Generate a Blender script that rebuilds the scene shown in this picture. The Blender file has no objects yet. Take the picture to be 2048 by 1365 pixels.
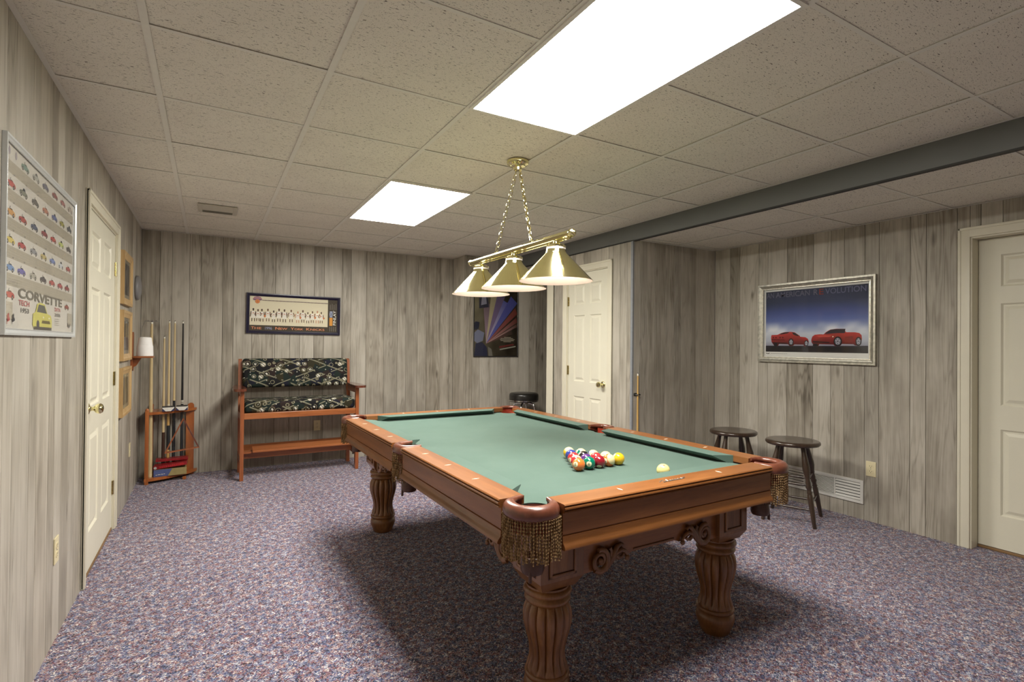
import bpy, bmesh, math, random
from mathutils import Vector, Matrix
from math import sin, cos, pi, radians, sqrt, atan2

scene = bpy.context.scene
COL = scene.collection
random.seed(7)

# ---------------------------------------------------------------- camera
CAM_H = 1.3208
F_PX, YAW, PITCH, ROLL = 1049.0, radians(29.961), radians(0.4062), radians(0.5128)
fwd = Vector((sin(YAW) * cos(PITCH), cos(YAW) * cos(PITCH), sin(PITCH)))
rgt = Vector((cos(YAW), -sin(YAW), 0))
upv = rgt.cross(fwd)
r2 = rgt * cos(ROLL) + upv * sin(ROLL)
u2 = -rgt * sin(ROLL) + upv * cos(ROLL)
cam_data = bpy.data.cameras.new('camera')
cam = bpy.data.objects.new('camera', cam_data)
COL.objects.link(cam)
cam.matrix_world = Matrix(((r2.x, u2.x, -fwd.x, 0), (r2.y, u2.y, -fwd.y, 0), (r2.z, u2.z, -fwd.z, CAM_H), (0, 0, 0, 1)))
cam_data.sensor_fit = 'HORIZONTAL'
cam_data.sensor_width = 36.0
cam_data.lens = F_PX / 2048.0 * 36.0
cam_data.clip_start = 0.02
scene.camera = cam

# ---------------------------------------------------------------- world, exposure
world = bpy.data.worlds.new('world')
scene.world = world
world.use_nodes = True
world.node_tree.nodes['Background'].inputs[0].default_value = (0.9, 0.92, 1.0, 1)
world.node_tree.nodes['Background'].inputs[1].default_value = 0.02
scene.view_settings.view_transform = 'Standard'
scene.view_settings.look = 'None'
scene.view_settings.gamma = 1.0
scene.view_settings.use_curve_mapping = False
scene.view_settings.exposure = 0.22
LENS_POWER = 36.0      # radiance of the fluorescent lenses
BULB_POWER = 70.0      # radiance of the pendant bulbs

scene.cycles.max_bounces = 10
scene.cycles.diffuse_bounces = 6
scene.cycles.glossy_bounces = 4

# ---------------------------------------------------------------- room dimensions (metres)
XL, YB, XR = -0.578, 6.176, 4.367       # left wall, back wall, right wall
XD, YA = 3.275, 3.525                   # closet wall / beam face, alcove back wall
XJ, YP, YH = 2.687, 5.81, 4.87          # jog, poster wall, end of the closet wall
HC, HR = 2.405, 2.271                   # main ceiling, lower ceiling
YR = -2.0                               # rear wall
XH = 5.0                                # end of the short hall
TILE = 0.6096
TX0, TY0 = -0.203, 2.1817               # ceiling grid origin


# ---------------------------------------------------------------- helpers
def srgb(r, g, b):
    def f(c):
        c /= 255.0
        return c / 12.92 if c <= 0.04045 else ((c + 0.055) / 1.055) ** 2.4
    return (f(r), f(g), f(b))


class MB:
    """collects shapes and builds them as one mesh object"""
    def __init__(s):
        s.v, s.f, s.m = [], [], []

    def add(s, verts, faces, mi=0, M=None):
        o = len(s.v)
        for p in verts:
            p = Vector(p)
            s.v.append(tuple(M @ p) if M else tuple(p))
        for f in faces:
            s.f.append([i + o for i in f]); s.m.append(mi)
        return s

    def box(s, lo, hi, mi=0, M=None, bev=0.0):
        (x0, y0, z0), (x1, y1, z1) = lo, hi
        if x0 > x1: x0, x1 = x1, x0
        if y0 > y1: y0, y1 = y1, y0
        if z0 > z1: z0, z1 = z1, z0
        if bev <= 0:
            v = [(x0, y0, z0), (x1, y0, z0), (x1, y1, z0), (x0, y1, z0), (x0, y0, z1), (x1, y0, z1), (x1, y1, z1), (x0, y1, z1)]
            f = [(0, 3, 2, 1), (4, 5, 6, 7), (0, 1, 5, 4), (1, 2, 6, 5), (2, 3, 7, 6), (3, 0, 4, 7)]
            return s.add(v, f, mi, M)
        bev = min(bev, (x1 - x0) * .49, (y1 - y0) * .49, (z1 - z0) * .49)
        bm = bmesh.new()
        bmesh.ops.create_cube(bm, size=1)
        for q in bm.verts:
            q.co = Vector(((x0 + x1) / 2 + q.co.x * (x1 - x0), (y0 + y1) / 2 + q.co.y * (y1 - y0), (z0 + z1) / 2 + q.co.z * (z1 - z0)))
        bmesh.ops.bevel(bm, geom=list(bm.edges), offset=bev, segments=2, profile=0.6, affect='EDGES')
        return s.bm(bm, mi, M)

    def bm(s, bm, mi=0, M=None):
        bm.verts.ensure_lookup_table()
        bm.verts.index_update()
        v = [tuple(q.co) for q in bm.verts]
        f = [[q.index for q in fc.verts] for fc in bm.faces]
        bm.free()
        return s.add(v, f, mi, M)

    def prism(s, poly, a, b, axis='z', mi=0, M=None):
        """poly: 2D outline (ccw), extruded from a to b along an axis"""
        n = len(poly)
        def P(u, w, t):
            return {'z': (u, w, t), 'y': (u, t, w), 'x': (t, u, w)}[axis]
        v = [P(u, w, a) for u, w in poly] + [P(u, w, b) for u, w in poly]
        f = [list(range(n))[::-1], list(range(n, 2 * n))]
        f += [(i, (i + 1) % n, n + (i + 1) % n, n + i) for i in range(n)]
        return s.add(v, f, mi, M)

    def lathe(s, prof, n=24, c=(0, 0, 0), mi=0, M=None, mod=None, cap=True):
        """prof: (radius, z) from bottom to top"""
        v, f = [], []
        for k, (r, z) in enumerate(prof):
            for i in range(n):
                t = 2 * pi * i / n
                rr = r * (mod(t, z) if mod else 1)
                v.append((c[0] + rr * cos(t), c[1] + rr * sin(t), c[2] + z))
        for k in range(len(prof) - 1):
            for i in range(n):
                j = (i + 1) % n
                f.append((k * n + i, k * n + j, (k + 1) * n + j, (k + 1) * n + i))
        if cap:
            f.append(list(range(n))[::-1])
            f.append([(len(prof) - 1) * n + i for i in range(n)])
        return s.add(v, f, mi, M)

    def tube(s, path, r, n=8, mi=0, M=None, cap=True, closed=False, flat=1.0, up=None):
        pts = [Vector(p) for p in path]
        k = len(pts)
        rs = r if isinstance(r, (list, tuple)) else [r] * k
        v, f = [], []
        prev = None
        for i, p in enumerate(pts):
            if closed:
                t = (pts[(i + 1) % k] - pts[i - 1])
            else:
                t = (pts[min(i + 1, k - 1)] - pts[max(i - 1, 0)])
            if t.length < 1e-9: t = Vector((0, 0, 1))
            t.normalize()
            if up is not None:
                a = Vector(up).cross(t)
                if a.length < 1e-4: a = t.orthogonal()
            elif prev is None:
                a = t.orthogonal()
            else:
                a = prev - t * prev.dot(t)
                if a.length < 1e-6: a = t.orthogonal()
            a.normalize(); prev = a
            b = t.cross(a)
            for j in range(n):
                w = 2 * pi * j / n
                v.append(p + (a * cos(w) + b * (sin(w) * flat)) * rs[i])
        rings = k if closed else k - 1
        for i in range(rings):
            i2 = (i + 1) % k
            for j in range(n):
                q = (j + 1) % n
                f.append((i * n + j, i * n + q, i2 * n + q, i2 * n + j))
        if cap and not closed:
            f.append(list(range(n))[::-1])
            f.append([(k - 1) * n + j for j in range(n)])
        return s.add(v, f, mi, M)

    def sphere(s, c, r, nu=20, nv=12, mi=0, M=None, sc=(1, 1, 1)):
        v = [(c[0], c[1], c[2] - r * sc[2])]
        for k in range(1, nv):
            a = -pi / 2 + pi * k / nv
            for i in range(nu):
                t = 2 * pi * i / nu
                v.append((c[0] + r * sc[0] * cos(a) * cos(t), c[1] + r * sc[1] * cos(a) * sin(t), c[2] + r * sc[2] * sin(a)))
        v.append((c[0], c[1], c[2] + r * sc[2]))
        f = [(0, 1 + (i + 1) % nu, 1 + i) for i in range(nu)]
        for k in range(nv - 2):
            for i in range(nu):
                j = (i + 1) % nu
                f.append((1 + k * nu + i, 1 + k * nu + j, 1 + (k + 1) * nu + j, 1 + (k + 1) * nu + i))
        L = len(v) - 1
        o = 1 + (nv - 2) * nu
        f += [(o + i, o + (i + 1) % nu, L) for i in range(nu)]
        return s.add(v, f, mi, M)

    def build(s, name, mat, parent=None, loc=None, smooth=False, angle=40, rotz=None):
        me = bpy.data.meshes.new(name)
        me.from_pydata(s.v, [], s.f)
        mats = mat if isinstance(mat, (list, tuple)) else [mat]
        for m in mats:
            me.materials.append(M_(m))
        if len(mats) > 1:
            me.polygons.foreach_set('material_index', s.m)
        bm = bmesh.new(); bm.from_mesh(me)
        bmesh.ops.recalc_face_normals(bm, faces=bm.faces)
        bm.to_mesh(me); bm.free()
        if smooth:
            me.polygons.foreach_set('use_smooth', [True] * len(me.polygons))
            try:
                me.set_sharp_from_angle(angle=radians(angle))
            except Exception:
                pass
        me.update()
        o = bpy.data.objects.new(name, me)
        COL.objects.link(o)
        if parent is not None: o.parent = parent
        if loc is not None: o.location = loc
        if rotz is not None: o.rotation_euler = (0, 0, rotz)
        return o


def tag(o, label=None, cat=None, group=None, kind=None):
    if label: o['label'] = label
    if cat: o['category'] = cat
    if group: o['group'] = group
    if kind: o['kind'] = kind
    return o


def thing(name, label, cat, loc=(0, 0, 0), rotz=0.0, group=None):
    o = bpy.data.objects.new(name, None)
    o.empty_display_size = 0.1
    COL.objects.link(o)
    o.location = loc
    o.rotation_euler = (0, 0, rotz)
    return tag(o, label, cat, group)


def copy_tree(o, parent=None):
    c = o.copy()
    COL.objects.link(c)
    if parent is not None: c.parent = parent
    for ch in list(o.children):
        copy_tree(ch, c)
    return c


# ---------------------------------------------------------------- materials
MATS = {}


def M_(m):
    return MATS[m] if isinstance(m, str) else m


def new_mat(name):
    m = bpy.data.materials.new(name)
    m.use_nodes = True
    nt = m.node_tree
    nt.nodes.clear()
    out = nt.nodes.new('ShaderNodeOutputMaterial')
    b = nt.nodes.new('ShaderNodeBsdfPrincipled')
    nt.links.new(b.outputs[0], out.inputs[0])
    MATS[name] = m
    return m, nt, b


class NT:
    """tiny node graph helper"""
    def __init__(s, nt): s.nt = nt
    def n(s, t, **kw):
        x = s.nt.nodes.new(t)
        for k, v in kw.items(): setattr(x, k, v)
        return x
    def lk(s, a, b): s.nt.links.new(a, b)
    def math(s, op, a, b=None, c=None, clamp=False):
        x = s.n('ShaderNodeMath', operation=op); x.use_clamp = clamp
        for i, q in enumerate((a, b, c)):
            if q is None: continue
            if isinstance(q, (int, float)): x.inputs[i].default_value = q
            else: s.lk(q, x.inputs[i])
        return x.outputs[0]
    def xyz(s, x, y, z):
        c = s.n('ShaderNodeCombineXYZ')
        for i, q in enumerate((x, y, z)):
            if isinstance(q, (int, float)): c.inputs[i].default_value = q
            else: s.lk(q, c.inputs[i])
        return c.outputs[0]
    def sep(s, v):
        x = s.n('ShaderNodeSeparateXYZ'); s.lk(v, x.inputs[0]); return x.outputs
    def noise(s, vec, scale=1.0, detail=2.0, rough=0.5, dist=0.0):
        x = s.n('ShaderNodeTexNoise'); s.lk(vec, x.inputs['Vector'])
        x.inputs['Scale'].default_value = scale; x.inputs['Detail'].default_value = detail
        x.inputs['Roughness'].default_value = rough; x.inputs['Distortion'].default_value = dist
        return x.outputs['Fac']
    def voro(s, vec, scale=1.0, rand=1.0, feature='F1'):
        x = s.n('ShaderNodeTexVoronoi', feature=feature); s.lk(vec, x.inputs['Vector'])
        x.inputs['Scale'].default_value = scale; x.inputs['Randomness'].default_value = rand
        return x
    def ramp(s, fac, stops, interp='LINEAR'):
        x = s.n('ShaderNodeValToRGB'); x.color_ramp.interpolation = interp
        e = x.color_ramp.elements
        while len(e) > 1: e.remove(e[-1])
        e[0].position = stops[0][0]; e[0].color = tuple(stops[0][1]) + (1,)
        for p, c in stops[1:]:
            q = e.new(p); q.color = tuple(c) + (1,)
        s.lk(fac, x.inputs[0])
        return x.outputs[0]
    def mix(s, fac, a, b, mode='MIX'):
        x = s.n('ShaderNodeMix', data_type='RGBA', blend_type=mode)
        for sock, q in ((x.inputs[0], fac), (x.inputs[6], a), (x.inputs[7], b)):
            if isinstance(q, (int, float)): sock.default_value = q
            elif isinstance(q, (tuple, list)): sock.default_value = tuple(q) + (1,)
            else: s.lk(q, sock)
        return x.outputs[2]
    def bump(s, h, strength, dist=0.002, normal_in=None):
        x = s.n('ShaderNodeBump'); s.lk(h, x.inputs['Height'])
        x.inputs['Strength'].default_value = strength; x.inputs['Distance'].default_value = dist
        s.lk(x.outputs[0], normal_in)
    def obj(s):
        return s.n('ShaderNodeTexCoord').outputs['Object']
    def rand(s):
        return s.n('ShaderNodeObjectInfo').outputs['Random']


def plain(name, col, rough=0.5, metal=0.0, spec=0.5, coat=0.0, coat_r=0.1, grain=0.06, gscale=40.0, bump=0.0):
    """solid colour with a faint procedural unevenness"""
    m, nt, b = new_mat(name)
    g = NT(nt)
    co = g.obj()
    f = g.noise(co, gscale, 3.0)
    lo = tuple(max(0, c * (1 - grain)) for c in col); hi = tuple(min(1, c * (1 + grain)) for c in col)
    c = g.ramp(f, [(0.3, lo), (0.7, hi)])
    g.lk(c, b.inputs['Base Color'])
    b.inputs['Roughness'].default_value = rough
    b.inputs['Metallic'].default_value = metal
    b.inputs['Specular IOR Level'].default_value = spec
    b.inputs['Coat Weight'].default_value = coat
    b.inputs['Coat Roughness'].default_value = coat_r
    if bump > 0:
        g.bump(f, bump, 0.002, b.inputs['Normal'])
    return m


def wood(name, dark, mid, light, axis='x', rough=0.35, coat=0.4, coat_r=0.15, scale=1.0, objrand=True):
    """fine-grained finished timber; axis = direction of the grain in object space"""
    m, nt, b = new_mat(name)
    g = NT(nt)
    co = g.sep(g.obj())
    r = g.math('MULTIPLY', g.rand(), 37.0) if objrand else 0.0
    st = {'x': (1.2, 14, 14), 'y': (14, 1.2, 14), 'z': (14, 14, 1.2)}[axis]
    sc = [g.math('MULTIPLY_ADD', co[i], st[i] * scale, r) for i in range(3)]
    v = g.xyz(*sc)
    n1 = g.noise(v, 1.0, 4.0, 0.6, 0.8)
    n2 = g.noise(v, 9.0, 2.0, 0.6, 0.2)
    f = g.math('ADD', g.math('MULTIPLY', n1, 0.75), g.math('MULTIPLY', n2, 0.25))
    c = g.ramp(f, [(0.30, dark), (0.5, mid), (0.68, light)])
    g.lk(c, b.inputs['Base Color'])
    b.inputs['Roughness'].default_value = rough
    b.inputs['Coat Weight'].default_value = coat
    b.inputs['Coat Roughness'].default_value = coat_r
    g.bump(n2, 0.05, 0.001, b.inputs['Normal'])
    return m


def mul(c, k): return tuple(x * k for x in c)


# --- weathered grey wood-print panelling
def make_panel():
    m, nt, b = new_mat('panelling')
    g = NT(nt)
    co = g.sep(g.obj())
    w = g.math('ADD', co[0], co[1])
    z = co[2]
    r = g.rand()
    r100 = g.math('MULTIPLY', r, 91.0)
    # soft streaks, fine grain and cathedral figure
    v1 = g.xyz(g.math('MULTIPLY_ADD', w, 34.0, r100), g.math('MULTIPLY', z, 1.1), r100)
    streak = g.noise(v1, 1.0, 4.0, 0.6, 0.5)
    v2 = g.xyz(g.math('MULTIPLY_ADD', w, 230.0, r100), g.math('MULTIPLY', z, 3.0), r100)
    fine = g.noise(v2, 1.0, 2.0, 0.6)
    v3 = g.xyz(g.math('MULTIPLY_ADD', w, 9.0, r100), g.math('MULTIPLY', z, 0.55), r100)
    broad = g.noise(v3, 1.0, 2.0, 0.5, 0.3)
    # contour lines of a stretched field make the cathedral arches
    rings = g.math('FRACT', g.math('MULTIPLY', broad, 15.0))
    arch = g.math('SUBTRACT', 1.0, g.math('MULTIPLY', g.math('ABSOLUTE', g.math('SUBTRACT', rings, 0.5)), 4.0, clamp=False))
    arch = g.math('MAXIMUM', arch, 0.0)
    v4 = g.xyz(g.math('MULTIPLY_ADD', w, 5.0, r100), g.math('MULTIPLY', z, 1.6), r100)
    kn = g.voro(v4, 1.0, 1.0).outputs['Distance']
    knot = g.math('SUBTRACT', 1.0, g.math('MULTIPLY', kn, 9.0), clamp=True)
    v5 = g.xyz(g.math('MULTIPLY_ADD', w, 6.0, r100), g.math('MULTIPLY', z, 2.4), r100)
    blot = g.noise(v5, 1.0, 3.0, 0.55)
    vm = g.xyz(g.math('MULTIPLY_ADD', w, 3.0, r100), g.math('MULTIPLY', z, 0.9), r100)
    amask = g.math('MULTIPLY', g.math('SUBTRACT', g.noise(vm, 1.0, 1.0), 0.40), 5.0, clamp=True)
    def dev(x, k, acc): return g.math('MULTIPLY_ADD', g.math('SUBTRACT', x, 0.5), k, acc)
    f = dev(streak, 0.42, 0.52)
    f = dev(fine, 0.24, f)
    f = dev(blot, 0.50, f)
    f = g.math('MULTIPLY_ADD', g.math('MULTIPLY', arch, amask), -0.15, f)
    f = g.math('MULTIPLY_ADD', knot, -0.32, f)
    f = dev(r, 0.25, f)
    c = g.ramp(f, [(0.16, (0.130, 0.110, 0.084)), (0.38, (0.300, 0.268, 0.215)), (0.56, (0.470, 0.430, 0.360)), (0.80, (0.620, 0.582, 0.505))])
    r2 = g.math('FRACT', g.math('MULTIPLY', r, 7.31))
    c = g.mix(g.math('MULTIPLY', r2, 0.25), c, (0.42, 0.405, 0.36), 'MIX')
    g.lk(c, b.inputs['Base Color'])
    b.inputs['Roughness'].default_value = 0.42
    b.inputs['Specular IOR Level'].default_value = 0.35
    g.bump(fine, 0.12, 0.001, b.inputs['Normal'])
make_panel()


def make_carpet():
    m, nt, b = new_mat('carpet')
    g = NT(nt)
    co = g.sep(g.obj())
    # flecked loop pile: loops lie along two diagonals of a small weave
    a = g.math('ADD', co[0], co[1]); d = g.math('SUBTRACT', co[0], co[1])
    v1 = g.xyz(g.math('MULTIPLY', a, 75.0), g.math('MULTIPLY', d, 190.0), 0.0)
    v2 = g.xyz(g.math('MULTIPLY', a, 190.0), g.math('MULTIPLY', d, 75.0), 5.0)
    c1 = g.voro(v1, 1.0, 1.0); c2 = g.voro(v2, 1.0, 1.0)
    weave = g.math('GREATER_THAN', g.noise(g.xyz(g.math('MULTIPLY', a, 60.0), g.math('MULTIPLY', d, 60.0), 2.0), 1.0, 1.0), 0.5)
    mixc = g.mix(weave, c1.outputs['Color'], c2.outputs['Color'])
    cell = g.sep(mixc)
    dist = g.math('ADD', g.math('MULTIPLY', c1.outputs['Distance'], g.math('SUBTRACT', 1.0, weave)), g.math('MULTIPLY', c2.outputs['Distance'], weave))
    vb = g.xyz(g.math('MULTIPLY', co[0], 30.0), g.math('MULTIPLY', co[1], 30.0), 3.0)
    patch = g.noise(vb, 1.0, 2.0, 0.6)
    vb2 = g.xyz(g.math('MULTIPLY', co[0], 32.0), g.math('MULTIPLY', co[1], 32.0), 9.0)
    patch2 = g.noise(vb2, 1.0, 2.0, 0.6)
    f = g.math('MULTIPLY_ADD', g.math('SUBTRACT', patch, 0.5), 1.0, cell[0])
    cool = g.ramp(f, [(0.0, (0.018, 0.024, 0.055)), (0.20, (0.060, 0.080, 0.190)), (0.42, (0.150, 0.170, 0.300)), (0.64, (0.285, 0.295, 0.385)), (0.93, (0.74, 0.73, 0.76))], 'CONSTANT')
    warm = g.ramp(f, [(0.0, (0.030, 0.016, 0.024)), (0.20, (0.180, 0.042, 0.055)), (0.42, (0.265, 0.150, 0.180)), (0.64, (0.405, 0.290, 0.275)), (0.93, (0.76, 0.66, 0.60))], 'CONSTANT')
    sel = g.math('MULTIPLY', g.math('SUBTRACT', g.math('MULTIPLY_ADD', g.math('SUBTRACT', cell[1], 0.5), 0.3, patch2), 0.44), 7.0, clamp=True)
    c = g.mix(sel, cool, warm)
    g.lk(c, b.inputs['Base Color'])
    b.inputs['Roughness'].default_value = 0.95
    b.inputs['Specular IOR Level'].default_value = 0.1
    b.inputs['Sheen Weight'].default_value = 0.15
    b.inputs['Sheen Roughness'].default_value = 0.6
    g.bump(g.math('SUBTRACT', 1.0, dist), 0.9, 0.004, b.inputs['Normal'])
make_carpet()


def make_tile():
    m, nt, b = new_mat('ceiling_tile')
    g = NT(nt)
    co = g.sep(g.obj())
    r = g.math('MULTIPLY', g.rand(), 53.0)
    # worm-shaped fissures and pin holes pressed into mineral fibre
    v = g.xyz(g.math('MULTIPLY_ADD', co[0], 62.0, r), g.math('MULTIPLY_ADD', co[1], 240.0, r), r)
    n1 = g.noise(v, 1.0, 1.5, 0.5, 0.6)
    fis = g.math('MULTIPLY', g.math('SUBTRACT', n1, 0.655), 30.0, clamp=True)
    v2 = g.xyz(g.math('MULTIPLY_ADD', co[0], 260.0, r), g.math('MULTIPLY_ADD', co[1], 300.0, r), r)
    vo = g.voro(v2, 1.0, 1.0)
    pin = g.math('MULTIPLY', g.math('LESS_THAN', vo.outputs['Distance'], 0.26), g.math('GREATER_THAN', g.sep(vo.outputs['Color'])[0], 0.72))
    pit = g.math('MAXIMUM', fis, pin)
    big = g.noise(g.obj(), 3.0, 2.0)
    base = g.ramp(big, [(0.3, (0.80, 0.765, 0.675)), (0.7, (0.84, 0.805, 0.715))])
    c = g.mix(pit, base, (0.20, 0.175, 0.145))
    g.lk(c, b.inputs['Base Color'])
    b.inputs['Roughness'].default_value = 0.9
    b.inputs['Specular IOR Level'].default_value = 0.2
    g.bump(g.math('SUBTRACT', 1.0, pit), 0.6, 0.003, b.inputs['Normal'])
make_tile()


def make_cloth():
    m, nt, b = new_mat('green_cloth')
    g = NT(nt)
    co = g.obj()
    n1 = g.noise(co, 4.0, 4.0, 0.6)
    n2 = g.noise(co, 900.0, 2.0, 0.6)
    f = g.math('MULTIPLY_ADD', n2, 0.4, g.math('MULTIPLY', n1, 0.6))
    c = g.ramp(f, [(0.3, (0.070, 0.118, 0.096)), (0.7, (0.096, 0.150, 0.125))])
    g.lk(c, b.inputs['Base Color'])
    b.inputs['Roughness'].default_value = 0.9
    b.inputs['Specular IOR Level'].default_value = 0.15
    b.inputs['Sheen Weight'].default_value = 0.15
    b.inputs['Sheen Tint'].default_value = (0.75, 0.95, 0.85, 1)
    g.bump(n2, 0.15, 0.0006, b.inputs['Normal'])
make_cloth()


def make_fabric():
    """billiard-motif upholstery: pale balls, cue lines and racks on a dark ground"""
    m, nt, b = new_mat('billiard_fabric')
    g = NT(nt)
    co = g.sep(g.obj())
    u = co[0]; w = g.math('ADD', co[1], co[2])
    v = g.xyz(u, w, 0.0)
    bgv = g.voro(v, 13.0, 1.0)
    bg = g.ramp(g.sep(bgv.outputs['Color'])[0], [(0.0, (0.006, 0.006, 0.007)), (0.34, (0.007, 0.008, 0.018)), (0.55, (0.008, 0.016, 0.013)), (0.72, (0.026, 0.022, 0.009)), (0.88, (0.020, 0.011, 0.009))], 'CONSTANT')
    # two sets of crossing cue lines
    def lines(ang, sp, wd, seed):
        p = g.math('ADD', g.math('MULTIPLY', u, cos(ang) * sp), g.math('MULTIPLY', w, sin(ang) * sp))
        fr = g.math('ABSOLUTE', g.math('SUBTRACT', g.math('FRACT', p), 0.5))
        on = g.math('LESS_THAN', fr, wd)
        ms = g.math('GREATER_THAN', g.noise(g.xyz(u, w, seed), 9.0, 1.0), 0.46)
        return g.math('MULTIPLY', on, ms)
    L = g.math('MAXIMUM', lines(radians(113), 11.0, 0.055, 1.0), lines(radians(66), 9.0, 0.055, 5.0))
    c = g.mix(L, bg, (0.20, 0.19, 0.13))
    # balls
    bv = g.voro(v, 16.0, 0.85)
    bc = g.sep(bv.outputs['Color'])
    keep = g.math('GREATER_THAN', bc[1], 0.28)
    rad = g.math('MULTIPLY_ADD', bc[2], 0.18, 0.19)
    ring = g.math('MULTIPLY', g.math('LESS_THAN', g.math('ABSOLUTE', g.math('SUBTRACT', bv.outputs['Distance'], 0.42)), 0.035), keep)
    c = g.mix(ring, c, (0.22, 0.20, 0.13))
    ball = g.math('MULTIPLY', g.math('LESS_THAN', bv.outputs['Distance'], rad), keep)
    c = g.mix(ball, c, (0.62, 0.60, 0.50))
    band = g.math('MULTIPLY', g.math('LESS_THAN', g.math('ABSOLUTE', g.math('SUBTRACT', g.math('FRACT', g.math('MULTIPLY', g.math('ADD', u, w), 33.0)), 0.5)), 0.14), ball)
    c = g.mix(band, c, (0.03, 0.03, 0.04))
    sv = g.voro(v, 34.0, 1.0)
    dot = g.math('MULTIPLY', g.math('LESS_THAN', sv.outputs['Distance'], 0.2), g.math('GREATER_THAN', g.sep(sv.outputs['Color'])[0], 0.7))
    c = g.mix(dot, c, (0.42, 0.40, 0.34))
    g.lk(c, b.inputs['Base Color'])
    b.inputs['Roughness'].default_value = 0.75
    b.inputs['Specular IOR Level'].default_value = 0.25
    g.bump(g.noise(v, 700.0, 1.0), 0.1, 0.001, b.inputs['Normal'])
make_fabric()


def emit(name, col, power):
    m = bpy.data.materials.new(name); m.use_nodes = True
    nt = m.node_tree; nt.nodes.clear()
    out = nt.nodes.new('ShaderNodeOutputMaterial'); e = nt.nodes.new('ShaderNodeEmission')
    e.inputs[0].default_value = tuple(col) + (1,); e.inputs[1].default_value = power
    nt.links.new(e.outputs[0], out.inputs[0])
    MATS[name] = m
    return m


emit('lens_light', (1.0, 0.965, 0.890), LENS_POWER)
emit('bulb_light', (1.0, 0.80, 0.66), BULB_POWER)


def make_print():
    m, nt, b = new_mat('print')
    g = NT(nt)
    a = g.n('ShaderNodeAttribute'); a.attribute_name = 'Col'
    g.lk(a.outputs['Color'], b.inputs['Base Color'])
    b.inputs['Roughness'].default_value = 0.5
    b.inputs['Specular IOR Level'].default_value = 0.2
make_print()


def make_pane():
    m = bpy.data.materials.new('picture_glass'); m.use_nodes = True
    nt = m.node_tree; nt.nodes.clear()
    g = NT(nt)
    out = g.n('ShaderNodeOutputMaterial'); t = g.n('ShaderNodeBsdfTransparent'); s = g.n('ShaderNodeBsdfGlossy')
    s.inputs['Roughness'].default_value = 0.04
    lw = g.n('ShaderNodeLayerWeight'); lw.inputs[0].default_value = 0.5
    fr = g.math('MULTIPLY_ADD', g.math('POWER', lw.outputs['Facing'], 5.0), 0.55, 0.025)
    mx = g.n('ShaderNodeMixShader')
    g.lk(fr, mx.inputs[0]); g.lk(t.outputs[0], mx.inputs[1]); g.lk(s.outputs[0], mx.inputs[2])
    g.lk(mx.outputs[0], out.inputs[0])
    MATS['picture_glass'] = m
make_pane()

# timber
wood('cherry_x', (0.165, 0.055, 0.014), (0.245, 0.090, 0.024), (0.33, 0.125, 0.034), 'x', 0.34, 0.28, 0.16)
wood('cherry_y', (0.165, 0.055, 0.014), (0.245, 0.090, 0.024), (0.33, 0.125, 0.034), 'y', 0.34, 0.28, 0.16)
wood('cherry_z', (0.150, 0.058, 0.017), (0.225, 0.094, 0.030), (0.29, 0.130, 0.046), 'z', 0.36, 0.4, 0.18)
wood('walnut_z', (0.115, 0.044, 0.012), (0.220, 0.090, 0.025), (0.33, 0.148, 0.046), 'z', 0.38, 0.35, 0.2)
wood('carved', (0.085, 0.032, 0.009), (0.175, 0.070, 0.020), (0.27, 0.118, 0.036), 'z', 0.42, 0.3, 0.2)
wood('bench_x', (0.20, 0.055, 0.016), (0.33, 0.105, 0.030), (0.42, 0.150, 0.050), 'x', 0.35, 0.4, 0.15)
wood('bench_z', (0.17, 0.045, 0.014), (0.28, 0.080, 0.024), (0.36, 0.115, 0.038), 'z', 0.35, 0.4, 0.15)
wood('mahogany_x', (0.07, 0.018, 0.010), (0.13, 0.035, 0.018), (0.18, 0.055, 0.028), 'y', 0.25, 0.6, 0.08)
wood('rack_wood', (0.22, 0.055, 0.012), (0.36, 0.105, 0.022), (0.46, 0.150, 0.036), 'z', 0.3, 0.5, 0.12)
wood('stool_wood', (0.018, 0.010, 0.006), (0.040, 0.022, 0.013), (0.065, 0.037, 0.022), 'z', 0.28, 0.55, 0.12)
wood('oak', (0.40, 0.245, 0.095), (0.54, 0.350, 0.150), (0.64, 0.440, 0.210), 'z', 0.45, 0.2, 0.2)
wood('cue_maple', (0.52, 0.390, 0.190), (0.64, 0.500, 0.270), (0.72, 0.580, 0.340), 'z', 0.3, 0.5, 0.1)
wood('cue_gold', (0.50, 0.300, 0.085), (0.62, 0.390, 0.130), (0.70, 0.460, 0.170), 'z', 0.3, 0.5, 0.1)
wood('threshold', (0.16, 0.090, 0.035), (0.24, 0.140, 0.060), (0.32, 0.190, 0.085), 'y', 0.5, 0.1, 0.3)
# paint, metal, leather, plastic
plain('cream_paint', (0.745, 0.715, 0.585), 0.36, spec=0.4, grain=0.015, gscale=6)
plain('trim_paint', (0.735, 0.695, 0.56), 0.38, spec=0.4, grain=0.02, gscale=8)
plain('panel_backing', (0.030, 0.026, 0.020), 0.9)
plain('rear_panelling', (0.30, 0.28, 0.235), 0.6, grain=0.25, gscale=5)
plain('grid_white', (0.80, 0.78, 0.71), 0.55, grain=0.02)
plain('ceiling_void', (0.05, 0.045, 0.04), 0.9)
plain('beam_grey', (0.145, 0.152, 0.145), 0.55, grain=0.05, gscale=4)
plain('beam_edge', (0.03, 0.03, 0.028), 0.6)
plain('corner_grey', (0.25, 0.265, 0.285), 0.4)
plain('brass', (0.86, 0.80, 0.46), 0.11, metal=1.0, grain=0.02)
plain('brass_bright', (0.85, 0.79, 0.50), 0.12, metal=1.0, grain=0.03)
plain('brass_aged', (0.52, 0.43, 0.20), 0.22, metal=1.0, grain=0.1)
plain('chrome', (0.75, 0.75, 0.74), 0.1, metal=1.0, grain=0.01)
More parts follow.
